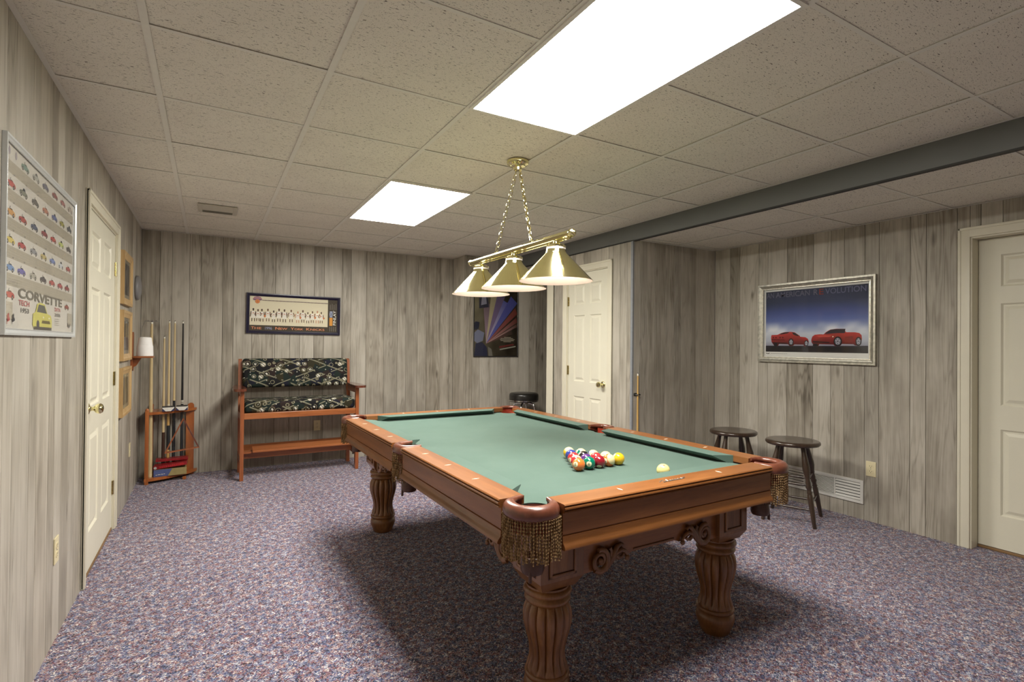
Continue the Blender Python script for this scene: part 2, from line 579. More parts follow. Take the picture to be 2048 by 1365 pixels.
plain('steel', (0.45, 0.45, 0.44), 0.3, metal=1.0, grain=0.02)
plain('shade_white', (0.88, 0.80, 0.74), 0.5, grain=0.01)
plain('pocket_leather', (0.150, 0.045, 0.024), 0.30, spec=0.6, coat=0.3, coat_r=0.25, grain=0.18, gscale=60, bump=0.08)
plain('pocket_red', (0.42, 0.060, 0.030), 0.38, spec=0.5, grain=0.12, gscale=60)
plain('fringe_cord', (0.33, 0.205, 0.090), 0.65, grain=0.35, gscale=120)
plain('basket_leather', (0.085, 0.036, 0.022), 0.4, grain=0.2, gscale=60)
plain('pearl', (0.86, 0.76, 0.60), 0.25, spec=0.6, grain=0.05)
plain('nickel_script', (0.72, 0.70, 0.66), 0.25, metal=0.9)
plain('black_vinyl', (0.012, 0.011, 0.010), 0.28, spec=0.6, grain=0.1)
plain('black_plastic', (0.010, 0.010, 0.010), 0.4)
plain('black_lacquer', (0.012, 0.013, 0.016), 0.2, coat=0.5)
plain('butt_black', (0.020, 0.024, 0.028), 0.3, coat=0.4)
plain('butt_brown', (0.055, 0.022, 0.012), 0.3, coat=0.4)
plain('ivory', (0.80, 0.77, 0.66), 0.35, grain=0.02)
plain('outlet_ivory', (0.74, 0.66, 0.42), 0.35, grain=0.02)
plain('outlet_slot', (0.06, 0.05, 0.035), 0.6)
plain('vent_white', (0.76, 0.75, 0.70), 0.4, grain=0.02)
plain('vent_dark', (0.06, 0.055, 0.045), 0.7)
plain('vent_beige', (0.55, 0.52, 0.44), 0.5, grain=0.03)
plain('chalk_white', (0.86, 0.85, 0.83), 0.85, grain=0.03, gscale=25, bump=0.1)
plain('clock_grey', (0.24, 0.235, 0.24), 0.3, spec=0.6, grain=0.03)
plain('navy_frame', (0.010, 0.008, 0.030), 0.22, coat=0.6, coat_r=0.1)
plain('silver_frame', (0.50, 0.48, 0.41), 0.38, metal=0.75, grain=0.25, gscale=35, bump=0.3)
plain('silver_bright', (0.72, 0.69, 0.58), 0.3, metal=0.8, grain=0.2, gscale=60, bump=0.4)
plain('alu_frame', (0.62, 0.64, 0.64), 0.35, metal=0.35, grain=0.02)
plain('alu_edge', (0.80, 0.82, 0.82), 0.25, metal=0.6, grain=0.02)
plain('black_frame', (0.02, 0.02, 0.022), 0.25, coat=0.4)
plain('photo_grey', (0.13, 0.125, 0.115), 0.4, grain=0.9, gscale=9)
plain('mat_board', (0.42, 0.38, 0.30), 0.8)
plain('rubber', (0.02, 0.02, 0.02), 0.8)
plain('box_red', (0.30, 0.012, 0.016), 0.35, grain=0.25, gscale=30)
plain('box_red_bright', (0.50, 0.02, 0.022), 0.35)
plain('box_tan', (0.30, 0.235, 0.095), 0.6, grain=0.1)
plain('box_blue', (0.075, 0.10, 0.24), 0.5, grain=0.15)
plain('box_pale', (0.55, 0.53, 0.50), 0.6)
plain('carton_white', (0.70, 0.68, 0.62), 0.6)
plain('carton_navy', (0.02, 0.022, 0.075), 0.5)
# ================================================================ the room shell
def structure(o): o['kind'] = 'structure'; return o

# floor
fl = MB(); fl.box((XL - .15, YR - .15, -0.05), (XH + .15, YB + .15, 0.0))
structure(fl.build('floor', 'carpet'))

PLANK_T = 0.007
# widths of the random-groove pattern, repeated along the walls that show no other pattern
PATTERN = [0.134, 0.099, 0.148, 0.098, 0.194, 0.099, 0.175, 0.105, 0.119, 0.149]


def plank_edges(a, b, offset=0.0):
    e = [a]
    i = 0
    x = a - offset
    while True:
        x += PATTERN[i % len(PATTERN)]; i += 1
        if x >= b - 0.02: break
        if x > a + 0.02: e.append(x)
    e.append(b)
    return e


def panel_wall(name, axis, pos, inward, a, b, z1, edges=None, openings=(), thick=0.12, offset=0.0, z0=0.0, slab_mat='panel_backing', trim=(0.0, 0.0)):
    """axis 'x': wall plane x = pos, running along y; inward = +1/-1 direction into the room.
    Backing slab with real openings, then one plank object per board."""
    slab = MB()
    back = pos - inward * thick
    front = pos - inward * PLANK_T

    def sbox(lo, hi, za, zb, p, q, mb, bev=0):
        if hi - lo < 1e-4 or zb - za < 1e-4: return
        if axis == 'x': mb.box((p, lo, za), (q, hi, zb), bev=bev)
        else: mb.box((lo, p, za), (hi, q, zb), bev=bev)
    cur = a + trim[0]
    for (oa, ob, oz) in sorted(openings):
        sbox(cur, oa, z0, z1, back, front, slab)
        sbox(oa, ob, oz, z1, back, front, slab)
        cur = ob
    sbox(cur, b - trim[1], z0, z1, back, front, slab)
    w = structure(slab.build(name, slab_mat))
    edges = edges or plank_edges(a, b, offset)
    gap = 0.0011
    for p0, p1 in zip(edges[:-1], edges[1:]):
        cuts = [p0, p1]
        for (oa, ob, oz) in openings:
            for q in (oa, ob):
                if p0 + 0.004 < q < p1 - 0.004: cuts.append(q)
        cuts.sort()
        for c0, c1 in zip(cuts[:-1], cuts[1:]):
            if c1 - c0 < 0.006: continue
            za = z0
            mid = (c0 + c1) / 2
            for (oa, ob, oz) in openings:
                if oa < mid < ob: za = oz
            if z1 - za < 0.01: continue
            mb = MB()
            h0, h1 = c0 - mid + gap, c1 - mid - gap
            # chamfered board: narrower at the face
            ch = 0.0016
            poly = [(h0, 0), (h1, 0), (h1, PLANK_T - ch), (h1 - ch, PLANK_T), (h0 + ch, PLANK_T), (h0, PLANK_T - ch)]
            if axis == 'x':
                mb.prism([(inward * d - inward * PLANK_T, u) for u, d in poly], 0, z1 - za, 'z')
                loc = (pos, mid, za)
            else:
                mb.prism([(u, inward * d - inward * PLANK_T) for u, d in poly], 0, z1 - za, 'z')
                loc = (mid, pos, za)
            mb.build('plank', 'panelling', w, loc)
    return w


DL = (3.60, 4.59, 2.075)       # left door opening (y0, y1, height)
DC = (3.852, 4.512, 2.075)     # closet door opening
DR = (0.735, 1.497, 2.065)     # right door opening
EB = [XL, -0.428, -0.329, -0.181, -0.083, 0.111, 0.21, 0.385, 0.609, 0.758, 0.86, 1.007, 1.112, 1.309, 1.409, 1.585, 1.798, 1.96, 2.068, 2.217, 2.329, 2.516, 2.633, XJ]
ER = [YA, 3.35, 3.242, 3.043, 2.952, 2.77, 2.542, 2.397, 2.293, 2.142, 2.043, 1.84, 1.743, 1.566]
ER = sorted(ER + [1.44, 1.33, 1.19, 1.09, 0.99, 0.86, 0.74, 0.60] + plank_edges(YR, 0.60)[:-1])

WL = panel_wall('wall_left', 'x', XL, 1, YR, YB, HC, openings=[DL], offset=0.05)
WB = panel_wall('wall_back', 'y', YB, -1, XL, XJ, HC, edges=EB)
WJ = panel_wall('wall_jog', 'x', XJ, -1, YP, YB, HC, thick=0.10, edges=[YP, YP + .13, YP + .25, YB], trim=(.12, 0))
WP = panel_wall('wall_poster', 'y', YP, -1, XJ, XH, HC, offset=0.03, thick=0.10, trim=(.012, 0))
WC = panel_wall('wall_closet', 'x', XD, -1, YA, YH, HR, openings=[DC], edges=[YA, YA + .075, YA + .17, YA + .27, YA + .33, YA + .44, YA + .6, YA + .71, YA + .85, YA + .97, YA + 1.09, YA + 1.2, YH], trim=(.14, .004))
WA = panel_wall('wall_alcove', 'y', YA, -1, XD + .002, XR, HR, edges=[XD + .002, 3.36, 3.45, 3.55, 3.68, 3.80, 3.89, 4.01, 4.10, 4.19, 4.28, XR])
WR = panel_wall('wall_right', 'x', XR, -1, YR, YA, HR, edges=ER, openings=[DR], thick=0.16)
# rear wall behind the camera and the hidden sides of the short hall
panel_wall('wall_rear', 'y', YR, 1, XL, XR, HC, offset=0.02)
panel_wall('wall_hall_end', 'x', XH, -1, YH, YP, HR)
panel_wall('wall_hall_side', 'y', YH, 1, XD + .125, XH, HR, thick=0.10)

# --- dropped main ceiling: slab, tiles, tees
def ceiling_grid(name, x0, x1, y0, y1, zc, xt, yt, holes, cover):
    slab = MB(); slab.box((cover[0], cover[2], zc + .03), (cover[1], cover[3], zc + .08))
    c = structure(slab.build(name, 'ceiling_void'))
    xs = [x0] + [x for x in xt if x0 + .03 < x < x1 - .03] + [x1]
    ys = [y0] + [y for y in yt if y0 + .03 < y < y1 - .03] + [y1]
    cache = {}
    for i in range(len(xs) - 1):
        for j in range(len(ys) - 1):
            a, b, p, q = xs[i], xs[i + 1], ys[j], ys[j + 1]
            mx, my = (a + b) / 2, (p + q) / 2
            if any(h[0] < mx < h[1] and h[2] < my < h[3] for h in holes): continue
            key = (round(b - a, 3), round(q - p, 3))
            sag = random.uniform(-.0012, .0012)
            if key not in cache:
                mb = MB(); w, h = (b - a) / 2 - .003, (q - p) / 2 - .003
                mb.box((-w, -h, 0), (w, h, .014))
                cache[key] = mb.build('ceiling_tile', 'ceiling_tile', c, (mx, my, zc + .005 + sag))
            else:
                o = cache[key].copy(); COL.objects.link(o); o.location = (mx, my, zc + .005 + sag)
    for x in xs[1:-1]:
        mb = MB(); mb.box((-.012, y0, 0), (.012, y1, .0018)); mb.box((-.0015, y0, .0018), (.0015, y1, .028))
        mb.build('main_tee', 'grid_white', c, (x, 0, zc))
    for y in ys[1:-1]:
        mb = MB(); mb.box((x0, -.0085, 0), (x1, .0085, .0014)); mb.box((x0, -.0015, .0014), (x1, .0015, .026))
        mb.build('cross_tee', 'grid_white', c, (0, y, zc + .0012))
    # wall angles round the edge
    for (lo, hi) in (((x0, y0, 0), (x0 + .02, y1, .0016)), ((x1 - .02, y0, 0), (x1, y1, .0016)), ((x0, y0, 0), (x1, y0 + .02, .0016)), ((x0, y1 - .02, 0), (x1, y1, .0016))):
        mb = MB(); mb.box(lo, hi); mb.build('wall_angle', 'grid_white', c, (0, 0, zc + .0004))
    return c


LIGHTS = [(TX0 + 2 * TILE, TX0 + 3 * TILE, TY0 - 2 * TILE, TY0), (TX0 + 2 * TILE, TX0 + 3 * TILE, TY0 + 2 * TILE, TY0 + 4 * TILE)]
xt = [TX0 + k * TILE for k in range(-2, 9)]
yt = [TY0 + k * TILE for k in range(-10, 10)]
CEIL = ceiling_grid('ceiling', XL, XD - .002, YR, YB, HC, xt, yt, LIGHTS, (XL - .15, XD + .25, YR - .15, YB + .15))
# lower ceiling beyond the beam
CEIL2 = ceiling_grid('ceiling_alcove', XD + .03, XR, YR, YA, HR, [3.83], [0.985 + k * TILE for k in range(-8, 5)], [], (XD + .03, XR + .2, YR - .15, YA + .10))
CEIL3 = ceiling_grid('ceiling_hall', XD + .03, XH, YH, YP, HR, [3.83, 4.44], [5.3], [], (XD + .03, XH + .2, YH - .1, YP + .1))

# --- beam (painted fascia) between the two ceiling levels
bm_ = MB(); bm_.box((XD, YR, HR - .004), (XD + .03, YP - .002, HC + .02))
beam = structure(bm_.build('ceiling_beam', 'beam_grey'))
e_ = MB(); e_.box((XD - .003, YR, HR - .012), (XD + .033, YP - .003, HR - .004)); e_.build('beam_edge', 'beam_edge', beam)
beam['label'] = 'long grey painted beam dropping below the white tile ceiling'

# --- corner trim and hall casing
t_ = MB(); t_.box((XD - .006, YA - .004, 0), (XD + .012, YA + .022, HR - .012), bev=.002); structure(t_.build('trim_1', 'corner_grey'))
t_ = MB(); t_.box((XD - .016, YH - .115, 0), (XD - .0005, YH + .012, HR - .013), bev=.004); t_.box((XD - .022, YH - .115, 0), (XD - .0005, YH - .085, HR - .013), bev=.004)
t_.box((XD - .0005, YH + .0005, 0), (XD + .125, YH + .014, HR - .013), bev=.003)
structure(t_.build('trim_2', 'trim_paint'))
t_ = MB(); t_.box((XJ - .010, YP - .009, 0), (XJ + .014, YP + .012, HC - .002), bev=.003); structure(t_.build('trim_3', 'panelling'))


# --- six-panel doors
def six_panel_door(name, wall_axis_pos, inward, y0, y1, ztop, recess, knob_at_low, hinge_y, hinges=(1.825, 1.06, 0.297), casing=.062, wallz=0.0, knob_z=0.93, stop=0.0):
    """opening in an x = const wall; inward = +-1 into the room"""
    root = bpy.data.objects.new(name, None); COL.objects.link(root); structure(root)
    root.location = (wall_axis_pos, (y0 + y1) / 2, 0)
    W = (y1 - y0) / 2
    s = inward
    # casing with a stepped profile: two legs and a head, mitred by overlap
    cs = MB()
    def leg(ya, yb, za, zb):
        cs.box((s * .001, ya, za), (s * .015, yb, zb), bev=.004)
    leg(-W - casing, -W + .004, 0.001, ztop + casing); leg(W - .004, W + casing, 0.001, ztop + casing)
    cs.box((s * .001, -W - .002, ztop - .004), (s * .015, W + .002, ztop + casing), bev=.004)
    cs.box((s * .001, -W - casing, .001), (s * .020, -W - casing + .018, ztop + casing), bev=.005)
    cs.box((s * .001, W + casing - .018, .001), (s * .020, W + casing, ztop + casing), bev=.005)
    cs.box((s * .001, -W - casing, ztop + casing - .018), (s * .020, W + casing, ztop + casing), bev=.005)
    cs.build('casing', 'trim_paint', root, smooth=True, angle=30)
    # jamb lining
    jb = MB(); d = max(recess, .0) + .05
    jb.box((s * .002, -W + .0005, .001), (-s * d, -W + .012, ztop - .001)); jb.box((s * .002, W - .012, .001), (-s * d, W - .0005, ztop - .001)); jb.box((s * .002, -W + .012, ztop - .013), (-s * d, W - .012, ztop - .001))
    jb.build('jamb', 'trim_paint', root)
    # slab
    a, b, zb, zt = -W + .0145, W - .0145, .022, ztop - .016
    fx = -s * recess
    sl = MB(); sl.box((fx - s * .012, a, zb), (fx - s * .044, b, zt))
    w_ = b - a
    st, mid = w_ * .155, w_ * .13
    rails = [(zb, zb + .215), (zb + .215 + .56, zb + .215 + .56 + .155), (zt - .43, zt - .43 + .11), (zt - .11, zt)]
    lo = [rails[0][1], rails[1][1], rails[2][1]]; hi = [rails[1][0], rails[2][0], rails[3][0]]
    for ya, yb in ((a, a + st), ((a + b) / 2 - mid / 2, (a + b) / 2 + mid / 2), (b - st, b)):
        sl.box((fx, ya, zb), (fx - s * .012, yb, zt))
    for za, zc in rails:
        sl.box((fx, a + st, za), (fx - s * .012, (a + b) / 2 - mid / 2, zc)); sl.box((fx, (a + b) / 2 + mid / 2, za), (fx - s * .012, b - st, zc))
    slab = sl.build('door_slab', 'cream_paint', root)
    for (ya, yb) in ((a + st, (a + b) / 2 - mid / 2), ((a + b) / 2 + mid / 2, b - st)):
        for za, zc in zip(lo, hi):
            p = MB()
            m1, m2, m3 = .010, .020, .040
            def ring(k, dep):
                return [(fx - s * dep, ya + k, za + k), (fx - s * dep, yb - k, za + k), (fx - s * dep, yb - k, zc - k), (fx - s * dep, ya + k, zc - k)]
            R = ring(0, .0005) + ring(m1, .010) + ring(m2, .010) + ring(m3, .002)
            F = [(12, 13, 14, 15)]
            for q in range(3):
                for i in range(4):
                    j = (i + 1) % 4
                    F.append((q * 4 + i, q * 4 + j, q * 4 + 4 + j, q * 4 + 4 + i))
            p.add(R, F)
            p.build('door_panel', 'cream_paint', slab)
    # knob
    ky = (a + .062) if knob_at_low else (b - .062)
    kn = MB()
    Mk = Matrix.Translation((fx, ky, knob_z)) @ Matrix.Rotation(s * pi / 2, 4, 'Y')
    kn.lathe([(.033, 0), (.033, .004), (.028, .010), (.014, .014), (.011, .026), (.013, .032), (.022, .038), (.0285, .050), (.0285, .060), (.022, .070), (.008, .074)], 24, M=Mk)
    kn.build('door_knob', 'brass', root, smooth=True)
    # latch plate
    # hinges
    for hz in hinges:
        h = MB()
        hy = hinge_y
        h.box((fx + s * .0005, hy - .014, hz - .045), (fx + s * .003, hy + .014, hz + .045))
        h.tube([(fx + s * .006, hy, hz - .048), (fx + s * .006, hy, hz + .048)], .006, 8)
        for q in (-.03, 0, .03): h.sphere((fx + s * .003, hy - .009, hz + q), .003, 6, 4); h.sphere((fx + s * .003, hy + .009, hz + q), .003, 6, 4)
        h.build('hinge', 'brass_aged', root, smooth=True)
    # threshold strip
    th = MB(); th.box((fx + s * .004, -W + .013, .001), (fx - s * .05, W - .013, .018), bev=.003); th.build('threshold', 'threshold', root)
    return root


six_panel_door('door_1', XL, 1, DL[0], DL[1], DL[2], .004, True, (DL[1] - DL[0]) / 2 - .014, knob_z=.945)
six_panel_door('door_2', XD, -1, DC[0], DC[1], DC[2], .004, True, (DC[1] - DC[0]) / 2 - .014, hinges=(1.78, 1.06, .297), knob_z=.945)
six_panel_door('door_3', XR, -1, DR[0], DR[1], DR[2], .095, True, 0.0, hinges=(), knob_z=.93)


# --- ceiling light fixtures
def ceiling_light(r, label):
    x0, x1, y0, y1 = r
    t = thing('ceiling_light', label, 'light', ((x0 + x1) / 2, (y0 + y1) / 2, HC), 0, 'recessed fluorescent ceiling lights')
    w, h = (x1 - x0) / 2 - .001, (y1 - y0) / 2 - .001
    fr = MB(); k = .016
    for lo, hi in (((-w, -h, -.006), (-w + k, h, .03)), ((w - k, -h, -.006), (w, h, .03)), ((-w + k, -h, -.006), (w - k, -h + k, .03)), ((-w + k, h - k, -.006), (w - k, h, .03))):
        fr.box(lo, hi)
    fr.build('frame', 'grid_white', t)
    ln = MB(); n = 44
    # shallow prismatic ribs across the lens
    for i in range(n):
        a = -w + k + (2 * w - 2 * k) * i / n; b = -w + k + (2 * w - 2 * k) * (i + 1) / n; m = (a + b) / 2
        ln.add([(a, -h + k, -.0005), (m, -h + k, -.0025), (m, h - k, -.0025), (a, h - k, -.0005)], [(0, 1, 2, 3)])
        ln.add([(m, -h + k, -.0025), (b, -h + k, -.0005), (b, h - k, -.0005), (m, h - k, -.0025)], [(0, 1, 2, 3)])
    ln.build('lens', 'lens_light', t)
    hs = MB(); hs.box((-w + .001, -h + .001, .031), (w - .001, h - .001, .07)); hs.build('housing', 'grid_white', t)
    return t


ceiling_light(LIGHTS[0], 'large bright fluorescent ceiling panel nearest the camera')
ceiling_light(LIGHTS[1], 'bright fluorescent ceiling panel in front of the back wall')
# ================================================================ pool table
TX, TY, TROT = 1.565, 2.66, radians(0.8)
HX, HY, ZT = 0.725, 1.245, 0.795       # outer half sizes at the rail top, rail top height
ZB = 0.759                             # playing surface
NX, NY = HX - .176, HY - .176          # cushion noses
table = thing('pool_table', 'carved cherry wood pool table with green cloth and fringed leather pockets', 'pool table', (TX, TY, 0), TROT)


def arc(c, r, a0, a1, n):
    return [(c[0] + r * cos(a0 + (a1 - a0) * i / n), c[1] + r * sin(a0 + (a1 - a0) * i / n)) for i in range(n + 1)]


# slate bed with pocket cut-outs, cloth on top
CC = (HX - .118, HY - .118)            # corner pocket centre
SC = (HX - .060, 0)                    # side pocket centre
def bed_outline():
    bx, by, r, rs = HX - .105, HY - .105, .064, .060
    pts = []
    # right edge going up, with side bite, then corners ccw
    k = math.asin(min(1, (bx - SC[0] + 0.0) / rs)) if abs(bx - SC[0]) < rs else 0
    def corner(sx, sy):
        c = (sx * CC[0], sy * CC[1])
        dx = sqrt(r * r - (by - CC[1]) ** 2)
        dy = sqrt(r * r - (bx - CC[0]) ** 2)
        p0 = (sx * bx, c[1] - sy * dy); p1 = (c[0] - sx * dx, sy * by)
        a0 = atan2(p0[1] - c[1], p0[0] - c[0]); a1 = atan2(p1[1] - c[1], p1[0] - c[0])
        # inner arc, passing through the direction to the table centre
        am = atan2(-c[1], -c[0])
        def unwrap(a, ref):
            while a - ref > pi: a -= 2 * pi
            while a - ref < -pi: a += 2 * pi
            return a
        a0 = unwrap(a0, am); a1 = unwrap(a1, am)
        L = arc(c, r, a0, a1, 10)
        return L
    def side(sx):
        c = (sx * SC[0], 0)
        d = sqrt(rs * rs - (bx - SC[0]) ** 2) if abs(bx - SC[0]) < rs else rs
        a = math.asin(d / rs)
        if bx - SC[0] < 0: a = pi - a
        L = []
        for i in range(11):
            t = pi / 2 + (pi) * i / 10 if sx > 0 else 0
        a_lo, a_hi = pi - (pi - a) , pi + (pi - a)
        L = [(c[0] + sx * rs * cos(a + (2 * pi - 2 * a) * i / 10), c[1] + rs * sin(a + (2 * pi - 2 * a) * i / 10)) for i in range(11)]
        return L  # from +y to -y
    R = side(1)[::-1]
    pts += R                                # right side, going up
    pts += corner(1, 1)
    pts += corner(-1, 1)[::-1]
    pts += side(-1)
    pts += corner(-1, -1)
    pts += corner(1, -1)[::-1]
    return pts


bo = bed_outline()
mb = MB(); mb.prism(bo, ZB - .004, ZB, 'z'); mb.build('playing_cloth', 'green_cloth', table)
mb = MB(); mb.prism(bo, ZB - .030, ZB - .0045, 'z'); mb.build('slate_bed', 'steel', table)

# rail + apron profile, (outward distance from the outer plane, height)
RAIL_P = [(-.102, .7950), (-.004, .7950), (-.0005, .7915), (-.0055, .7885), (-.0055, .7865), (.0015, .7840), (.0030, .7795), (-.0010, .7765), (-.0055, .7750), (-.0055, .7730), (-.0010, .7712), (.0000, .7680), (-.0040, .7655), (-.030, .7655), (-.102, .7655)]
APRON_P = [(-.0100, .7650), (-.0100, .6940), (-.0150, .6925), (-.0150, .6890), (-.0100, .6875), (-.0090, .6690), (-.0060, .6640), (.0000, .6580), (.0040, .6510), (.0035, .6450), (-.0020, .6430), (-.0400, .6430), (-.0400, .7650)]


def extrude(mb, prof, p0, p1, out, c0=0.0, c1=0.0):
    """sweep a (outward, z) profile along p0 -> p1; out = outward unit normal; c0/c1 = end shear"""
    p0, p1, out = Vector(p0), Vector(p1), Vector(out)
    d = (p1 - p0).normalized()
    n = len(prof)
    v = [p0 + out * u + d * (c0 * -u) + Vector((0, 0, z)) for u, z in prof] + [p1 + out * u + d * (c1 * -u) + Vector((0, 0, z)) for u, z in prof]
    f = [list(range(n)), list(range(n, 2 * n))[::-1]] + [(i, (i + 1) % n, n + (i + 1) % n, n + i) for i in range(n)]
    mb.add(v, f)


CUT, SCUT = 0.160, 0.075
rail_runs = []
for sx in (1, -1):
    for sy in (1, -1):
        rail_runs.append(((sx * HX, sy * SCUT, 0), (sx * HX, sy * (HY - CUT), 0), (sx, 0, 0), 'cherry_y'))
for sy in (1, -1):
    rail_runs.append(((-(HX - CUT), sy * HY, 0), (HX - CUT, sy * HY, 0), (0, sy, 0), 'cherry_x'))
for p0, p1, out, mt in rail_runs:
    mb = MB(); extrude(mb, RAIL_P, p0, p1, out); mb.build('rail', mt, table, smooth=True, angle=35)
    mb = MB(); extrude(mb, APRON_P, p0, p1, out); mb.build('apron', mt, table, smooth=True, angle=35)

# cushions: triangular rubber under cloth; ends angled into the pockets
CUSH = [(-.1025, .7948), (-.150, .7935), (-.1745, .7920), (-.1762, .7900), (-.1740, .7870), (-.125, .7595), (-.1025, .7595)]
for p0, p1, out, mt in rail_runs:
    mb = MB()
    longr = abs(out[0]) > .5
    if longr:
        # end at p0 is the side pocket, p1 the corner pocket
        extrude(mb, CUSH, p0, p1, out, 0.25, -0.80)
    else:
        extrude(mb, CUSH, p0, p1, out, 0.80, -0.80)
    mb.build('cushion', 'green_cloth', table, smooth=True, angle=30)

# mother-of-pearl sights
def sight(x, y, along):
    mb = MB(); a, b = .017, .0055
    pts = [(a, 0), (0, b), (-a, 0), (0, -b)] if along == 'x' else [(b, 0), (0, a), (-b, 0), (0, -a)]
    mb.prism(pts, ZT - .001, ZT + .0007, 'z'); mb.build('sight', 'pearl', table, (x, y, 0))
for sx in (1, -1):
    for k in (1, 2, 3):
        for sy in (1, -1):
            sight(sx * (HX - .056), sy * (NY * k / 4 + .02 * (k == 0)), 'x')
for sy in (1, -1):
    for k in (-1, 0, 1):
        if sy == -1 and k == 0: continue
        sight(k * NX * .5, sy * (HY - .056), 'y')

# script nameplate in the middle of the near rail
mb = MB()
def stroke(pts, r=.0016):
    mb.tube([(x, -(HY - .056) + y, ZT + .0012) for x, y in pts], r, 5)
stroke([(-.075, -.004), (-.060, .006), (-.048, .011), (-.052, -.002), (-.040, -.006), (-.030, .004), (-.026, .012), (-.030, -.005), (-.020, -.004), (-.013, .004), (-.015, -.005), (-.005, -.004), (.003, .003), (.000, -.005), (.010, -.003), (.016, .004), (.014, -.005), (.024, -.003), (.031, .003), (.030, -.005), (.042, -.002), (.050, .004), (.049, -.004), (.062, .002), (.075, .008)])
stroke([(-.06, -.010), (-.02, -.0085), (.03, -.008), (.066, -.004)], .0012)
mb.build('nameplate', 'nickel_script', table)

# --- pockets
def rope(mb, top, length, r, turns, rings=13):
    """one twisted two-strand cord: an oval section that rotates on the way down"""
    n = 6
    v, f = [], []
    ph = random.uniform(0, 6)
    sw = (random.uniform(-.004, .004), random.uniform(-.004, .004))
    for k in range(rings):
        t = k / (rings - 1)
        for j in range(n):
            w = 2 * pi * j / n
            x, y = cos(w) * r * 1.35, sin(w) * r * .62
            a = ph + turns * 2 * pi * t
            v.append((top[0] + sw[0] * t * t + x * cos(a) - y * sin(a), top[1] + sw[1] * t * t + x * sin(a) + y * cos(a), top[2] - length * t))
    for k in range(rings - 1):
        for j in range(n):
            q = (j + 1) % n
            f.append((k * n + j, k * n + q, (k + 1) * n + q, (k + 1) * n + j))
    f.append(list(range(n))[::-1]); f.append([(rings - 1) * n + j for j in range(n)])
    mb.add(v, f)


